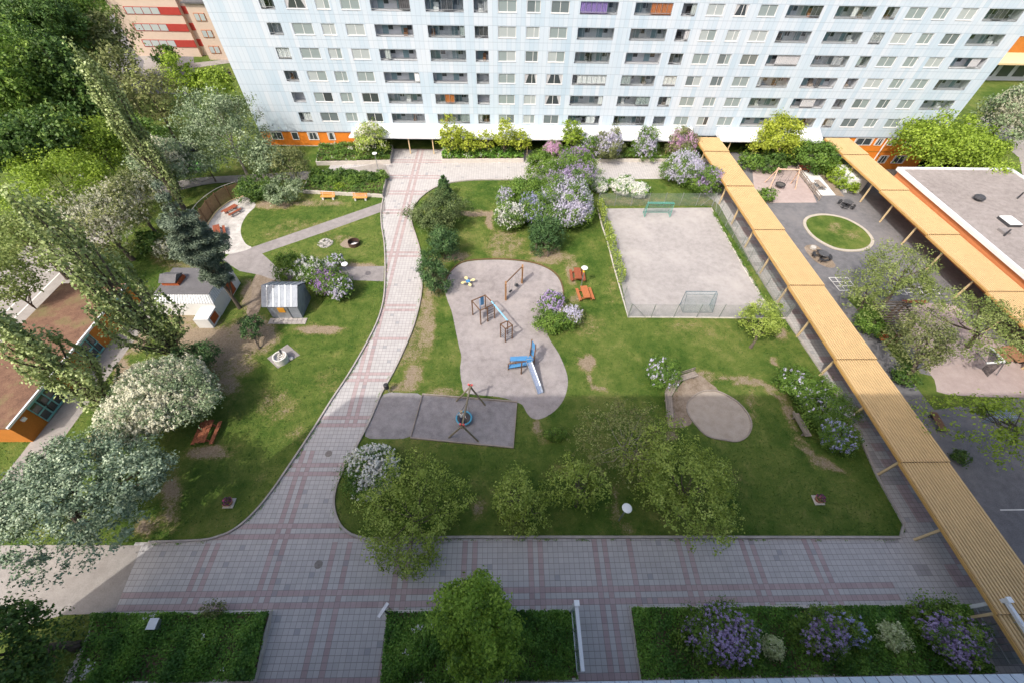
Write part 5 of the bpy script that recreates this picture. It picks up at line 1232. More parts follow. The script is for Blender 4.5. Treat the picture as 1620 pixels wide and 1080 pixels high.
shrub('tiny bright green bush between the play gravel and the kerb trees', (878,687,17,11), .4, 'green', sz=.11)
shrub('white blossoming shrub at the point of the lawn by the curved path', (584,744,47,54), 1.2, 'green', flower='white', fl=26, sz=.13)
lilac('round lilac shrub with few pale flowers behind the curved weathered benches', (1047,588,27,43), 1.2, 'lilac_pale', 'green', 2.5, sz=.14)
lilac('top end of the long lilac hedge beside the yellow walkway', (1268,606,36,24), 1.0, 'lilac_pale', 'green', 1.0, sz=.14)
lilac('middle of the long lilac hedge behind the weathered bench', (1302,640,44,36), 1.2, 'lilac_pale', 'green', 2.2, sz=.14)
lilac('lower end of the long lilac hedge with the most blue flowers', (1325,688,33,34), 1.1, 'lilac_blue', 'green', 4, sz=.14)
tree('small pale green tree at the near right corner of the ball pitch', (1205,506,30,30), 2.3, 'cherry', sz=.15, cov=1.7, base=(1187,550), trunk=.14)
lilac('dark purple lilac at the waist of the play gravel, farther one', (872,479,25,20), 1.2, 'lilac', 'green', 20)
shrub('round green bush at the waist of the play gravel', (876,507,32,24), .95, 'green')
lilac('pale lilac leaning to the right behind the round green bush by the play gravel', (903,497,20,15), 1.0, 'lilac_pale', 'olive', 26)
# conifers
def conifer(label, base, top, hw, leaf='spruce', ragged=.25, n=13, low=.08, sz=.3, name='spruce_tree', shape=.9, cov=1.0, cat='conifer'):
    B = gp(*base); T = vp(top[0], top[1], B[1]); H = T[2]; NSEED[0] += 1; r = np.random.default_rng(NSEED[0]); Rb = hw*depth(np.array([B[0],B[1],H*.4]))/FPX
    t = thing(name, label, cat, (B[0], B[1], .03), 0, 'conifers'); lv = Leaves(NSEED[0]); ends = []
    for k in range(n):
        f = (k+.5)/n; z = H*(low+(1-low)*f); rad = Rb*((1-f)**shape*(1-.25*math.exp(-((f)/.12)**2))+.05)*r.uniform(1-ragged, 1+ragged*.6); nb = int(6+8*(1-f))
        for j in range(nb):
            a = 6.2832*(j+r.random())/nb; l = rad*r.uniform(.7, 1.1); N = int(max(40, 130*cov*l*l/(sz*sz)*.055)); u = r.random(N)**.7
            dv = np.array([math.cos(a), math.sin(a), 0]); sd = np.array([-math.sin(a), math.cos(a), 0])
            p = dv*(u*l)[:, None]+sd*(r.normal(0, .24, N)*l*(1.15-u*.75))[:, None]+UP*(z-.20*l*u+.10*l*u*u+r.normal(0, .07*(H/n)+.05, N))[:, None]
            lv.put(p, UP*.9+dv*.3+r.normal(size=(N, 3))*.55, sz, .42, .28+.34*u+r.normal(0, .17, N), along=dv*1.0+sd*r.normal(0, .6, (N, 1))); ends.append(dv*l*.8+UP*z)
    lv.build('crown', [L[leaf]], t); limbs(t, None, H*.96, max(.07, H*.011), np.array(ends), M['bark'], r, 14, .1); return t
conifer('tall dark blue spruce leaning across the white utility hut', (380,488), (240,284), 40, 'spruce', .62, 11, .24, .16, shape=.62, cov=1.25)
def dwarf(label, vis, zc, leaf='yew', name='dwarf_pine', base=None, **k):
    k.setdefault('sz', .22); return plant(label, name, 'conifer', vis, zc, leaf, 'dwarf pines', cov=k.pop('cov', 2.2), wid=.35, flat=1.0, base=base, low=-.8, trunk=k.pop('trunk', .1), lumps=.3, clump=.2, **k)
conifer('dark pointed young spruce at the top of the clump by the path curve', (704,312), (704,278), 19, 'pine', .3, 8, .05, .22, 'young_spruce', .8)
dwarf('olive coloured broad pine in the clump by the path curve', (690,338,41,42), 2.2)
dwarf('dark green pine, middle of the clump along the path', (701,386,25,40), 2.1, 'pine')
dwarf('dark green pine, nearest of the clump along the path', (684,430,24,42), 2.1, 'pine')
dwarf('small dark pine tree, left trunk of the pair by the big lilac', (850,366,15,28), 2.2, 'pine', base=(848,398))
dwarf('small dark pine tree, right trunk of the pair by the big lilac', (868,371,22,34), 2.3, 'pine', base=(866,407))
dwarf('little dark pine with bare stem left of the shed', (396,515,17,16), 1.8, 'pine', base=(411,552))
dwarf('dark ragged young pine at the foot of the poplar', (314,567,27,42), 1.8, 'pine', base=(322,604), cov=1.5)
# lilac group in the middle of the far lawn
lilac('white flecked lilac at the left end of the great lilac group', (806,342,25,24), 1.6, 'white', 'green', 15)
lilac('white lilac, far left top of the great lilac group', (800,314,18,16), 1.8, 'lilac_pale', 'green', 14)
shrub('plain green bush inside the great lilac group', (838,306,34,26), 2.0, 'green', sz=.2)
lilac('pale blue lilac at the front of the great lilac group', (848,328,30,24), 1.9, 'lilac_blue', 'green', 24)
lilac('biggest lilac, full of pale blue white blossom, in the great lilac group', (893,320,46,38), 2.5, 'lilac_pale', 'green', 26)
lilac('deep lilac coloured bush on top of the great lilac group', (902,280,38,28), 2.6, 'lilac', 'green', 26)
lilac('pinkish lilac at the far edge of the great lilac group by the upper paving', (912,256,30,20), 2.4, 'lilac_deep', 'green', 16)
tree('small dark maple on the upper paving edge left of the great lilac group', (858,262,25,18), 2.2, 'maple', sz=.22, base=(850,275), trunk=.1)
for i, (x, y, w_, h_) in enumerate(((948,293,14,16),(985,294,20,16),(1010,300,17,14))): shrub('white blossoming bush at the far end of the pitch, '+('single one on the left','middle one of the row','right one of the row')[i], (x, y, w_, h_), .9, 'cover', flower='white', fl=34, sz=.16, fsz=.12, name='flowering_shrub')
lilac('large pale lilac left of the yellow walkway at the far pitch corner', (1083,266,32,27), 2.2, 'lilac_pale', 'green', 26)
lilac('smaller lilac under the edge of the yellow walkway at the far pitch corner', (1120,285,25,26), 1.9, 'lilac', 'green', 18)
# bed under the long block
B_ = dict(sz=.24)
lilac('bright pink lilac in front of the entrance canopy', (874,237,16,13), 1.3, 'pink', 'green', 40)
tree('slender fresh green tree in the bed under the canopy', (905,216,15,22), 3.2, 'lime', sz=.25, trunk=.08)
shrub('green bush with pale flecks beside the pink lilac', (925,232,20,20), 1.8, 'green', flower='lilac_pale', fl=5, sz=.24)
lilac('pinkish white lilac, left one of three rising before the canopy', (960,230,24,28), 2.3, 'lilac_pale', 'olive', 20)
lilac('pale lilac, middle one of three rising before the canopy', (1022,226,22,29), 2.4, 'lilac_pale', 'green', 16)
lilac('pink flecked lilac, right one of three rising before the canopy', (1077,228,24,24), 2.2, 'pink', 'olive', 9)
tree('yellow green tree in the middle planter, left crown', (712,218,20,24), 3.0, 'yellow', sz=.28, cov=1.5, trunk=.1)
tree('yellow green tree in the middle planter, second crown from the left', (740,224,18,17), 2.6, 'yellow', sz=.26, cov=1.4, trunk=.08)
tree('slim yellow green tree in the middle planter, tallest crown', (799,215,15,30), 3.4, 'yellow', sz=.26, cov=1.4, trunk=.1)
tree('golden yellow tree in the middle planter, right crown', (824,222,15,17), 2.6, 'yellow', sz=.26, cov=1.4, trunk=.08)
tree('thin pale green tree in the middle planter, low crown left of the tallest', (770,224,14,16), 2.4, 'yellow', sz=.26, cov=1.0, trunk=.07)
tree('small white flowering tree in the left planter at the canopy end', (585,220,28,24), 2.8, 'cherry', flower='cream', fl=5, sz=.24, cov=1.2, base=(593,246), trunk=.11)
shrub('dark bush at the right corner of the left planter', (606,242,10,11), .9, 'dark', sz=.24)
# upper left garden
for i, (x, y) in enumerate(((500,278),(505,289),(520,279),(526,287),(540,278),(556,279),(560,289),(577,281),(590,284),(603,280))):
    shrub('clipped dark green bush, number %s in the low planter behind the orange benches' % ('one','two','three','four','five','six','seven','eight','nine','ten')[i], (x, y-2, 10.5, 9.5), .75, 'dark' if i % 3 else 'green', sz=.2, cov=3, lumps=.08, name='round_bush')['label'] = 'clipped dark green bush in the low planter behind the orange benches'
shrub('yellow green perennial in front of the clipped bushes', (537,296,10,8), .5, 'lime', sz=.18)
shrub('broad dark green bush beside the curved board fence', (402,297,30,17), 1.3, 'dark', sz=.22)
shrub('silvery grey bush between the dark bush and the low planter', (445,300,28,16), 1.4, 'silver', sz=.2)
tree('small tree with dark forked stem beside the upper footpath', (420,252,30,26), 3.0, 'silver', sz=.24, cov=1.5, base=(436,284), trunk=.14)
tree('small olive green tree right of the forked one by the upper footpath', (457,258,24,24), 2.6, 'olive', sz=.22, cov=1.5, base=(473,289), trunk=.13)
tree('tall silver grey tree with pale visible trunk by the upper footpath', (352,202,62,56), 5.8, 'silver', sz=.24, cov=1.1, clump=.17, base=(394,282), trunk=.2, bark='bark_pale', lumps=.3, nl=12)
tree('thin silver tree over the pale footpath left of the tall silver one', (322,258,32,22), 3.2, 'silver', sz=.24, cov=1.0, base=(342,288), trunk=.09, lumps=.3)
# bare tree against the facade
B0 = gp(440,224); t = thing('bare_tree', 'leafless tree with fine bare twigs against the left end of the long block', 'tree', (B0[0], B0[1], 0), 0, G_T); rb = np.random.default_rng(9); b = MB(); b.local = True
def fork(p, d, l, r, n):
    e = p+d*l; b.tube([tuple(p), tuple((p+e)/2+rb.normal(0, .06*l, 3)), tuple(e)], [r, r*.8, r*.6], 5, cap=False)
    if n:
        for _ in range(3 if n > 2 else 2): fork(e, unit(d+rb.normal(0, .42, 3)+UP*.1), l*rb.uniform(.62, .85), r*.6, n-1)
fork(np.zeros(3), unit(np.array([.05,0,1.])), 1.9, .11, 5); b.build('trunk', M['bark'], t)
# white flowering and grey trees on the left
tree('large white flowering tree above the red brown picnic table', (257,622,78,60), 3.1, 'silver', flower='cream', fl=17, sz=.15, fsz=.10, cov=1.9, clump=.17, base=(250,668), trunk=.24, lumps=.22, nl=10, name='whitebeam_tree', parts=[(.55,.05,-.1,.55),(-.4,-.5,-.2,.6)])
tree('huge blue grey willow like tree at the lower left edge', (112,775,108,66), 5.0, 'bluegrey', sz=.165, cov=2.0, base=(140,835), trunk=.34, lumps=.34, nl=16, hang=.3, parts=[(.78,.25,-.05,.55),(-.7,-.2,.0,.6),(.25,-.45,-.3,.45),(-.2,.5,.2,.55)], clump=.14)
tree('dark green maple in the lower left corner', (12,1010,66,80), 4.6, 'dark', sz=.2, cov=1.5, clump=.16, trunk=.25, lumps=.3, parts=[(.6,-.8,-.3,.6)])
tree('dense fresh green maple standing in the middle planting bed', (757,985,66,62), 3.6, 'fresh', sz=.17, cov=2.1, trunk=.2, lumps=.42, clump=.15, name='maple_tree', parts=[(.1,-.62,-.35,.72),(-.1,.45,.45,.5)], seed=77)
tree('white flowering tree between the spruce and the silver tree', (262,262,44,42), 4.2, 'silver', flower='cream', fl=9, sz=.25, cov=1.5, base=(284,300), trunk=.2, name='whitebeam_tree')
tree('pale flowering tree right of the long poplar, tall crown', (205,312,46,36), 4.8, 'olive', flower='cream', fl=7, sz=.25, cov=1.5, trunk=.2, name='whitebeam_tree')
tree('pale flowering tree in front of the spruce, wide crown', (160,352,66,46), 5.0, 'olive', flower='cream', fl=8, sz=.24, cov=1.4, trunk=.22, name='whitebeam_tree', lumps=.3)
shrub('dark bush at the foot of the spruce', (238,382,20,24), 1.4, 'dark', sz=.24)
shrub('cream flowering low shrub beside the dark bush by the utility hut', (266,392,20,15), 1.1, 'olive', flower='cream', fl=18, sz=.22)
tree('loose yellow green tree above the striped road at the left edge', (52,388,58,46), 5.2, 'willow', sz=.24, cov=1.3, base=(108,442), trunk=.17, lumps=.3, nl=10)
tree('yellow green tree at the left edge under the poplar', (10,450,42,44), 4.6, 'willow', sz=.24, cov=1.3, trunk=.15)
tree('bright lime maple, low wide crown at left in front of the dark wood', (92,292,70,44), 5.0, 'lime', sz=.27, cov=1.8, trunk=.2, lumps=.25, name='maple_tree')
tree('bright lime maple standing before the dark wood beside the slim poplar', (152,230,44,48), 5.5, 'lime', sz=.28, cov=1.9, trunk=.2, name='maple_tree')
tree('brownish budding tree behind the poplar by the far lawn', (246,166,40,50), 5.5, 'brown', sz=.32, cov=1.2, trunk=.2, lumps=.3)
tree('olive grey tree at the top left beside the beige block', (160,66,44,42), 8, 'olive', sz=.5, cov=1.5, trunk=.3, lumps=.3)
tree('olive green tree over the road at the top left', (184,116,34,36), 6, 'olive', sz=.42, cov=1.5, trunk=.25)
tree('bright green maple on the far lawn, left one of two', (287,128,26,34), 5, 'lime', sz=.4, cov=1.8, trunk=.2, name='maple_tree')
tree('bright green maple on the far lawn, right one of two nearer the long block', (339,133,32,26), 4.4, 'lime', sz=.38, cov=1.9, trunk=.2, name='maple_tree')
shrub('round dark green bush on the lawn before the beige block', (262,88,18,15), 2.5, 'green', sz=.45, cov=2)
for i, (x, y, w_, h_, z, lf, lb) in enumerate(((50,45,78,66,11,'dark','dark tall tree filling the top left corner'),(120,36,52,52,10,'maple','dark green tree top right of the corner tree at upper left'),(28,140,66,70,10,'maple','dark green tree at the left edge below the corner tree'),(104,128,54,64,9.5,'dark','dark green tree behind the lime maples'),(150,170,36,44,7,'dark','shaded dark tree just behind the tall lime maple'),(24,232,60,46,7,'dark','dark tree at the left edge above the low lime maple'),(88,216,40,40,7.5,'dark','dark tree between the two lime maples'))):
    tree(lb, (x, y, w_, h_), z, lf, sz=.36, cov=1.9, trunk=.35, lumps=.35, clump=.15, group='dark trees of the wood at upper left', parts=[(.4,-.3,.25,.6),(-.4,-.3,-.2,.6)])
tree('tree with grey green crown at the very top left behind the road', (140,0,42,28), 9, 'green', sz=.5, cov=1.6, trunk=.3)
tree('young green tree between far lawn and upper footpath', (225,215,34,30), 4.5, 'green', sz=.28, cov=1.5, trunk=.15)
# poplars
def poplar(label, base, top, hw):
    B = gp(*base); T = vp(top[0], top[1], B[1]); H = T[2]; H = min(H, 26); NSEED[0] += 1; r = np.random.default_rng(NSEED[0]); Rm = hw*depth(np.array([B[0],B[1],H*.4]))/FPX
    dx = (T[0]-B[0])*(H/T[2]); t = thing('poplar_tree', label, 'tree', (B[0], B[1], .03), 0, 'tall slim poplars'); lv = Leaves(NSEED[0]); b = MB(); b.local = True
    for k in range(36):
        a = r.uniform(0, 6.28); q = r.random()**.6*r.uniform(.8, 1.22); z0 = H*(.03+.55*r.random()**1.3); z1 = min(H*.99, z0+H*(.20+.28*r.random())) if k > 5 else H*(.8+.2*k/5)
        prof = lambda z: Rm*min(1, .12+(z/H/.30)**.9)*max(0, 1-z/H)**.55*.95
        pts = []
        for j in range(8):
            f = j/7; z = z0+(z1-z0)*f; rr = q*prof(z)*min(1, .25+f*1.2); pts.append(np.array([rr*math.cos(a)+dx*z/H, rr*math.sin(a), z]))
        b.tube([tuple(p) for p in pts], [.09*(1-.85*j/7) for j in range(8)], 5)
        pts = np.array(pts); n = int(230*(z1-z0)/H*3.2); u = .12+.88*r.random(n)**.8; i = np.minimum((u*7).astype(int), 6); fr = (u*7-i)[:, None]; p = pts[i]*(1-fr)+pts[i+1]*fr; sp = .26+.20*np.sin(u*11+k*1.7)
        off = r.normal(size=(n, 3))*np.array([1, 1, 1.2])*(sp*Rm*.21)[:, None]
        lv.put(p+off, unit(off)+.35*UP+r.normal(size=(n, 3))*.6, .23, .72, r.normal(.48, .17)+r.normal(0, .10, n))
    b.tube([(dx*f, 0, H*.92*f) for f in (0, .25, .5, .75, 1)], [.34, .22, .15, .09, .03], 8)
    lv.build('crown', [L['poplar']], t); b.build('trunk', M['bark'], t)
poplar('tall slim poplar leaning over the white utility hut, nearest to it', (296,572), (8,292), 66)
poplar('tall slim poplar at the left edge over the sedum roofed building', (182,648), (-90,452), 66)
poplar('tall slim grey green poplar farthest back before the dark wood', (292,332), (110,66), 34)
# shrubs by the shed
shrub('dark green bush left of the shed lilacs', (455,422,24,22), 1.4, 'maple')
lilac('green lilac with white flowers behind the shed', (487,425,26,20), 1.5, 'white', 'green', 10)
lilac('thin pale lilac by the lamp behind the purple one', (528,412,16,10), 1.5, 'lilac_pale', 'green', 20)
lilac('round purple lilac beside the shed, deepest purple side', (520,445,26,27), 1.4, 'lilac_deep', 'green', 26)
lilac('pale blossomed right half of the round lilac beside the shed', (538,455,20,22), 1.3, 'lilac_pale', 'green', 14)
# right side
tree('yellow green tree between the two yellow walkways by the canopy', (1234,218,35,34), 3.6, 'yellow', sz=.28, cov=2.2, trunk=.16)
shrub('grey green tall hedge right of the yellow green tree', (1285,246,34,24), 2.0, 'green', sz=.26)
shrub('bright green hedge, far part along the table terrace', (1315,262,19,14), 1.1, 'lime', sz=.22, cov=2.6)
shrub('bright green hedge, middle part beside the table terrace', (1330,276,18,15), 1.1, 'lime', sz=.22, cov=2.6)
shrub('bright green hedge end by the white stair wall', (1344,291,16,15), 1.0, 'lime', sz=.22, cov=2.6)
shrub('dark green bush under the yellow green tree', (1222,254,26,13), 1.1, 'dark', sz=.24)
shrub('grey green bush beside the yellow walkway edge', (1190,256,18,16), 1.1, 'green', sz=.24)
shrub('small green bush tucked at the roof edge by the basket swing', (1212,308,13,18), .9, 'green', sz=.22)
tree('broad lime green tree before the right end of the long block', (1513,233,74,36), 4.2, 'lime', sz=.32, cov=2.0, trunk=.22, lumps=.3, parts=[(-.4,.2,.1,.6),(.5,0,-.1,.55)])
tree('whitish flowering tree at the far right edge', (1597,182,34,44), 4.4, 'silver', flower='cream', fl=9, sz=.34, cov=2.0, trunk=.22, name='whitebeam_tree')
tree('spreading willow over the hopscotch, wide flat crown', (1428,436,80,38), 4.0, 'willow', sz=.17, cov=.62, clump=.14, base=(1400,478), trunk=.2, lumps=.35, nl=14, rzf=.42, name='willow_tree', bark='bark')
tree('lower willow crown beside the walkway roof and pergola', (1368,462,36,24), 3.0, 'willow', sz=.17, cov=.7, clump=.15, base=(1358,492), trunk=.15, lumps=.35, rzf=.5, name='willow_tree')
shrub('green bush under the willow by the walkway roof', (1385,512,30,16), 1.1, 'green', sz=.18)
tree('grey green willow beside the pergola', (1456,546,48,50), 3.4, 'olive', sz=.17, cov=.9, clump=.15, base=(1428,606), trunk=.22, lumps=.3, nl=10, name='willow_tree')
tree('yellow grey willow reaching to the farther walkway roof', (1545,505,66,46), 4.0, 'willow', sz=.17, cov=.7, clump=.14, base=(1530,548), trunk=.2, lumps=.35, nl=12, name='willow_tree')
shrub('dark green bush at the foot of the grey green willow', (1432,594,18,14), .9, 'dark', sz=.17)
tree('sparse young maple with bright leaves over the lower court', (1560,668,68,70), 4.2, 'lime', sz=.19, cov=.42, base=(1600,700), trunk=.12, lumps=.4, nl=16, name='maple_tree', clump=.14)
shrub('small dark plant at the walkway edge above the court', (1518,722,12,14), .5, 'dark', sz=.14)
# lower planting beds
lilac('broad lilac in the right planting bed, left of three', (1142,1004,58,44), 1.4, 'lilac', 'maple', 22, sz=.13, fsz=.075)
shrub('round variegated bush beside the broad lilac, left of two', (1222,1022,18,20), .8, 'variegated', sz=.11)
lilac('lilac in the right planting bed, middle of three, dense violet side', (1297,1003,36,40), 1.3, 'lilac', 'maple', 30, sz=.13, fsz=.075)
lilac('looser bluish lilac touching the middle one in the right bed', (1340,996,30,32), 1.2, 'lilac_blue', 'maple', 8, sz=.13, fsz=.075)
shrub('round variegated bush between two lilacs, right of two', (1412,1007,22,21), .8, 'variegated', sz=.11)
lilac('lilac in the right planting bed nearest the glass screen', (1506,1000,50,42), 1.3, 'lilac', 'maple', 22, sz=.13, fsz=.075)
shrub('thin upright weed bush poking over the lower left bed edge', (338,962,20,12), .9, 'olive', sz=.11, cov=.8)
# climbers on the pitch fence
iv = gp(963,350); t = thing('climbing_plant', 'green climber growing along the left side of the pitch fence', 'climbing plant', (iv[0], iv[1], .05)); lv = Leaves(55); a, b_ = gp(946,330), gp(982,452); N = 5200
u = lv.r.random(N)**.8; k = np.sin(u*34)+np.sin(u*13+1)+lv.r.normal(0, .5, N) > -.6; u = u[k]; N = len(u)
p = a+(b_-a)*u[:, None]+np.stack([lv.r.normal(0, .14, N), lv.r.normal(0, .2, N), 1.15+lv.r.normal(0, .5, N).clip(-1, .9)], 1)
lv.put(p-np.array([iv[0], iv[1], .05]), lv.r.normal(size=(N, 3))+.6*UP, .19, .7, lv.r.normal(.55, .2, N)); lv.build('foliage', [L['cherry']], t)
iv = gp(1150,380); t = thing('climbing_plant', 'low ragged weeds along the right kerb of the ball pitch', 'climbing plant', (iv[0], iv[1], .05)); lv = Leaves(56); N = 2200; a, b_ = gp(1130,340), gp(1206,474)
u = lv.r.random(N)**1.6; p = a+(b_-a)*u[:, None]+np.stack([lv.r.normal(0, .12, N), lv.r.normal(0, .25, N), abs(lv.r.normal(0, .12, N))+.1], 1); k = np.sin(u*60)+lv.r.normal(0, .6, N) > .1
lv.put((p-np.array([iv[0], iv[1], .05]))[k], lv.r.normal(size=(k.sum(), 3))+.6*UP, .14, .7, lv.r.normal(.5, .2, k.sum())); lv.build('foliage', [L['green']], t)
for t, p in POTS:
    lv = Leaves(70); N = 260; a = lv.r.uniform(0, 6.28, N); rr = .32*np.sqrt(lv.r.random(N)); q = np.stack([rr*np.cos(a), rr*np.sin(a), .42+.16*(1-(rr/.34)**2)+lv.r.normal(0, .03, N)], 1); n_ = lv.r.normal(size=(N, 3))*.5+UP
    lv.put(q[:150], n_[:150], .09, .6, lv.r.random(150)); lv.put(q[150:], n_[150:], .10, .9, lv.r.random(N-150)**1.5, 1); o = lv.build('flowers', [L['dark'], P['mixed']], t)
# raised planting beds with dense ground cover
def inside(poly, n, r):
    poly = np.array([q[:2] for q in poly]); lo, hi = poly.min(0), poly.max(0); out = []
    while sum(len(o) for o in out) < n:
        p = r.uniform(lo, hi, (n*2, 2)); x, y = p.T; ins = np.zeros(len(p), bool); j = len(poly)-1
        for i in range(len(poly)):
            xi, yi = poly[i]; xj, yj = poly[j]; c = ((yi > y) != (yj > y)) & (x < (xj-xi)*(y-yi)/(yj-yi+1e-12)+xi); ins ^= c; j = i
        out.append(p[ins])
    return np.concatenate(out)[:n]
def bed(label, poly, h, leaf, dens, sz, hmax=.5, fl=None, nfl=0, walls=True, sd=3, soil=True, lo=.05, name='planting_bed'):
    poly = [np.array(q[:2]) for q in poly]
    if walls:
        t = thing(name, label, 'planter', (*np.mean(poly, 0), 0), 0, 'walled planting beds')
        w_ = ribbon('kerb_wall', poly, .16, 0, h+.08, M['concrete_pale'], True); w_['kind'] = ''; del w_['kind']; w_.parent = t; w_.location = (-ORG[t][0], -ORG[t][1], 0)
        s_ = link(flat(poly, h), 'soil', M['mulch'], t); s_.location = (-ORG[t][0], -ORG[t][1], 0)
    a = .5*abs(sum(poly[i][0]*poly[(i+1) % len(poly)][1]-poly[(i+1) % len(poly)][0]*poly[i][1] for i in range(len(poly))))
    lv = Leaves(sd); r = lv.r; N = int(a*dens); q = inside(poly, N, r); ph = r.uniform(0, 6.28, 8); f = np.zeros(N); f2 = np.zeros(N)
    for k in range(8): v = r.normal(size=2)*(1.0+.5*k); f += np.sin(q@v+ph[k])/(1+.2*k); v = r.normal(size=2)*(.6+.3*k); f2 += np.sin(q@v+ph[k]*2)
    f = 1/(1+np.exp(-f*1.1)); z = h+lo+hmax*f*r.random(N)**.5
    keep = r.random(N) < .25+f*1.1; q, z, f, f2 = q[keep], z[keep], f[keep], f2[keep]; N = len(q)
    lv.put(np.column_stack([q, z]), UP*.9+r.normal(size=(N, 3))*.6, sz, .65, .40+.10*f2+r.normal(0, .17, N))
    if nfl: k = np.argsort(-f2+r.normal(0, 1.2, N))[:nfl]; m = 5; kk = np.repeat(k, m); lv.put(np.column_stack([q[kk], z[kk]+.06])+r.normal(0, .05, (len(kk), 3)), UP+r.normal(size=(len(kk), 3))*.4, .09, .9, r.random(len(kk)), 1)
    tag(lv.build('ground_cover', [L[leaf]]+([P[fl]] if fl else [])), kind='stuff')
bed('lower left planting bed of dense dark ground cover with concrete edge', px([(157,971),(431,968.5),(424,1000),(407,1076),(122,1082)]), .28, 'cover', 800, .13, .62, 'white', 25, sd=11)
bed('middle planting bed under the dense green maple', px([(613,967),(905,966),(914,1074),(605,1082)]), .12, 'cover', 800, .13, .62, 'white', 70, sd=12)
bed('right planting bed with three lilacs and two variegated bushes', px([(996,962),(1520,958),(1562,1064),(1012,1074)]), .25, 'cover', 800, .13, .58, None, 0, sd=13)
bed('left planter under the end of the entrance canopy', px([(502,262),(618,259.5),(622,236),(509,233)]), .5, 'green', 120, .24, .6, 'white', 60, sd=14)
bed('middle planter before the entrance canopy with yellow trees', px([(700,258),(828,257),(829,243),(701,240)]), .5, 'cover', 120, .24, .6, 'white', 130, sd=15)
bed('long right planter before the entrance canopy full of lilacs', px([(945,257),(1060,256),(1130,255),(1130,242),(940,241),(850,243),(836,250),(838,257)]), .4, 'green', 110, .24, .55, 'white', 90, sd=16)
bed('low planter with clipped bushes behind the orange benches', px([(480,306.5),(606,313.5),(612,283),(560,276),(496,276)]), .45, 'green', 120, .2, .35, None, 0, sd=17)
bed('', px([(1166,245),(1240,262),(1262,264),(1345,268),(1350,262),(1300,238),(1170,236)]), .03, 'green', 60, .24, .5, walls=False, sd=18)
bed('', px([(96,972),(157,972),(122,1082),(40,1082)]), .0, 'dark', 90, .14, .25, walls=False, sd=19)

# grass tufts break up the mown lawns
def tufts(poly, dens, sd, skip):
    poly = [np.array(q[:2]) for q in poly]; a = .5*abs(sum(poly[i][0]*poly[(i+1) % len(poly)][1]-poly[(i+1) % len(poly)][0]*poly[i][1] for i in range(len(poly))))
    lv = Leaves(sd); r = lv.r; q = inside(poly, int(a*dens), r); d = np.column_stack([q, np.zeros(len(q))])-np.array([0, 0, CAMH]); dw = d@_f; X = 810+FPX*(d@_r)/dw; Y = 540-FPX*(d@_u)/dw
    k = (X > -40) & (X < 1660) & (Y > 230) & (Y < 1100) & (dw > 0)
    for cx, cy, rx, ry in skip: k &= ((X-cx)/rx)**2+((Y-cy)/ry)**2 > 1+r.normal(0, .25, len(q))
    for pl in NOGRASS:
        x, y = q.T; ins = np.zeros(len(q), bool); j = len(pl)-1
        for i in range(len(pl)): xi, yi = pl[i][:2]; xj, yj = pl[j][:2]; ins ^= ((yi > y) != (yj > y)) & (x < (xj-xi)*(y-yi)/(yj-yi+1e-12)+xi); j = i
        k &= ~ins
    q = q[k]; N = len(q); g = np.sin(q[:, 0]*.9+np.sin(q[:, 1]*.7)*2)+np.sin(q[:, 1]*1.3+q[:, 0]*.4)
    lv.put(np.column_stack([q, np.full(N, .075)+.04*r.random(N)]), r.normal(size=(N, 3))*.7+UP*.8, .13, .35, .40+.10*g+r.normal(0, .2, N))
    tag(lv.build('grass_tufts', [L['tuft']]), kind='stuff')
tufts(LAWN, 30, 301, [(a, b, c*.9, d*.9) for a, b, c, d, w in cw if w > .5]); tufts(LEFT, 24, 302, [(a, b, c*.9, d*.9) for a, b, c, d, w in lw if w > .5])

# weeds in the joints along the kerbs and bed walls
def weeds(pts, n, sd, dist=.16, sp=.09):
    lv = Leaves(sd); r = lv.r; P_ = np.array([q[:2] for q in pts]); seg = np.linalg.norm(np.diff(P_, axis=0), axis=1); c = np.concatenate([[0], np.cumsum(seg)])
    cl_ = r.uniform(0, c[-1], max(8, n//9)); u = (cl_[r.integers(0, len(cl_), n)]+r.normal(0, .12, n)).clip(0, c[-1]-.01); i = np.searchsorted(c, u, side='right')-1; f = ((u-c[i])/seg[i])[:, None]
    t = (P_[i+1]-P_[i])/seg[i][:, None]; q = P_[i]+(P_[i+1]-P_[i])*f+np.column_stack([-t[:, 1], t[:, 0]])*(dist+r.normal(0, sp*.5, n))[:, None]
    lv.put(np.column_stack([q, .02+.05*r.random(n)]), UP+r.normal(size=(n, 3))*.7, .10, .4, r.random(n)); tag(lv.build('weeds', [L['cover']]), kind='stuff')
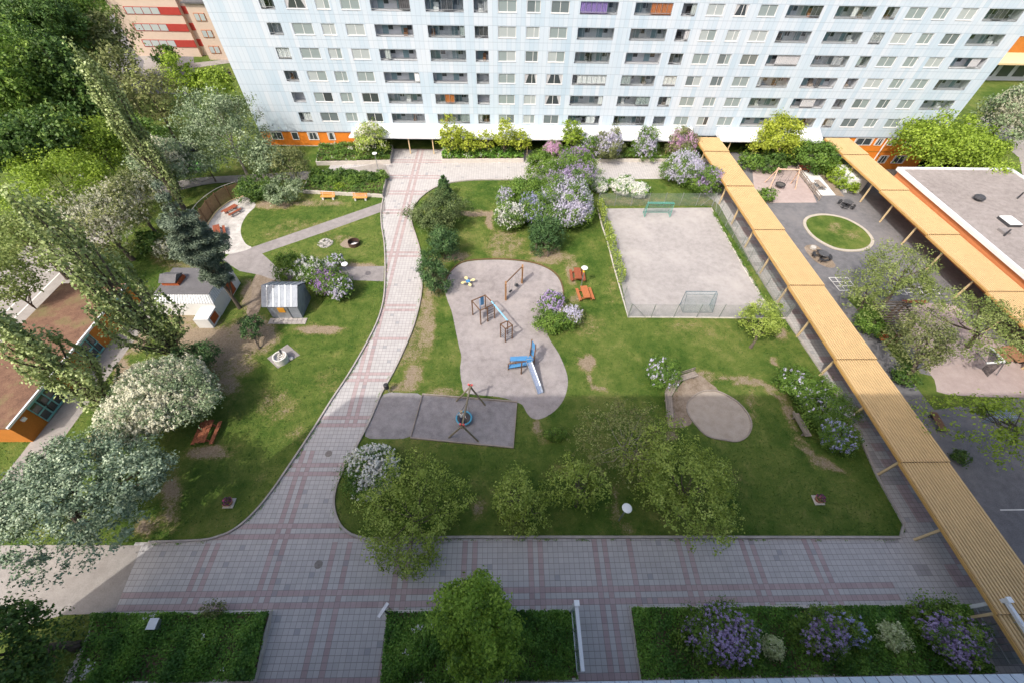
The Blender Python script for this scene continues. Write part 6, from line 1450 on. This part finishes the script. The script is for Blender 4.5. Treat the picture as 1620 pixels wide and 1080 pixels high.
weeds(LAWN[:len(cl)+len(tail)], 1500, 401, -.16); weeds(LL, 900, 402, .16)
weeds(px([(157,970.5),(431,968)]), 260, 403, .08); weeds(px([(613,966.5),(905,965.5)]), 220, 404, .08); weeds(px([(996,961.5),(1520,957.5)]), 420, 405, .08); weeds(PIT_+[PIT_[0]], 300, 406, .15)
# ---------------------------------------------------------------- light, sky, camera
W = bpy.data.worlds.new('World'); S.world = W; W.use_nodes = True; nt = W.node_tree
SUN_EL, SUN_AZ = R(50.5), R(42.5)       # the sun's rays travel towards azimuth 42 degrees, from behind the camera on the left
sky = nt.nodes.new('ShaderNodeTexSky'); sky.sky_type = 'NISHITA'; sky.sun_disc = False; sky.sun_elevation = SUN_EL; sky.sun_rotation = SUN_AZ+math.pi; sky.air_density = 1.0; sky.dust_density = 6.0; sky.ozone_density = 1.0
nt.links.new(sky.outputs[0], nt.nodes['Background'].inputs[0]); nt.nodes['Background'].inputs[1].default_value = SKY
sl = bpy.data.lights.new('Sun', 'SUN'); sl.energy = SUNE; sl.angle = R(.53); sl.color = (1, .95, .87)
so = bpy.data.objects.new('Sun', sl); COL.objects.link(so)
dv = Vector((math.sin(SUN_AZ)*math.cos(SUN_EL), math.cos(SUN_AZ)*math.cos(SUN_EL), -math.sin(SUN_EL)))
so.rotation_euler = dv.to_track_quat('-Z', 'Y').to_euler(); so.location = (-40, -40, 60)
cd = bpy.data.cameras.new('Camera'); cam = bpy.data.objects.new('Camera', cd); COL.objects.link(cam)
cd.sensor_width = 36; cd.lens = FPX/1620*36; cd.clip_end = 2000; cd.clip_start = .1
cam.matrix_world = Matrix([[_r[0],_u[0],-_f[0],0],[_r[1],_u[1],-_f[1],0],[_r[2],_u[2],-_f[2],CAMH],[0,0,0,1]])
S.camera = cam
S.view_settings.view_transform = 'Standard'; S.view_settings.look = 'None'; S.view_settings.exposure = EXPO; S.view_settings.gamma = 1
S.render.film_transparent = False
try: S.cycles.max_bounces = 8; S.cycles.transparent_max_bounces = 12
except Exception: pass
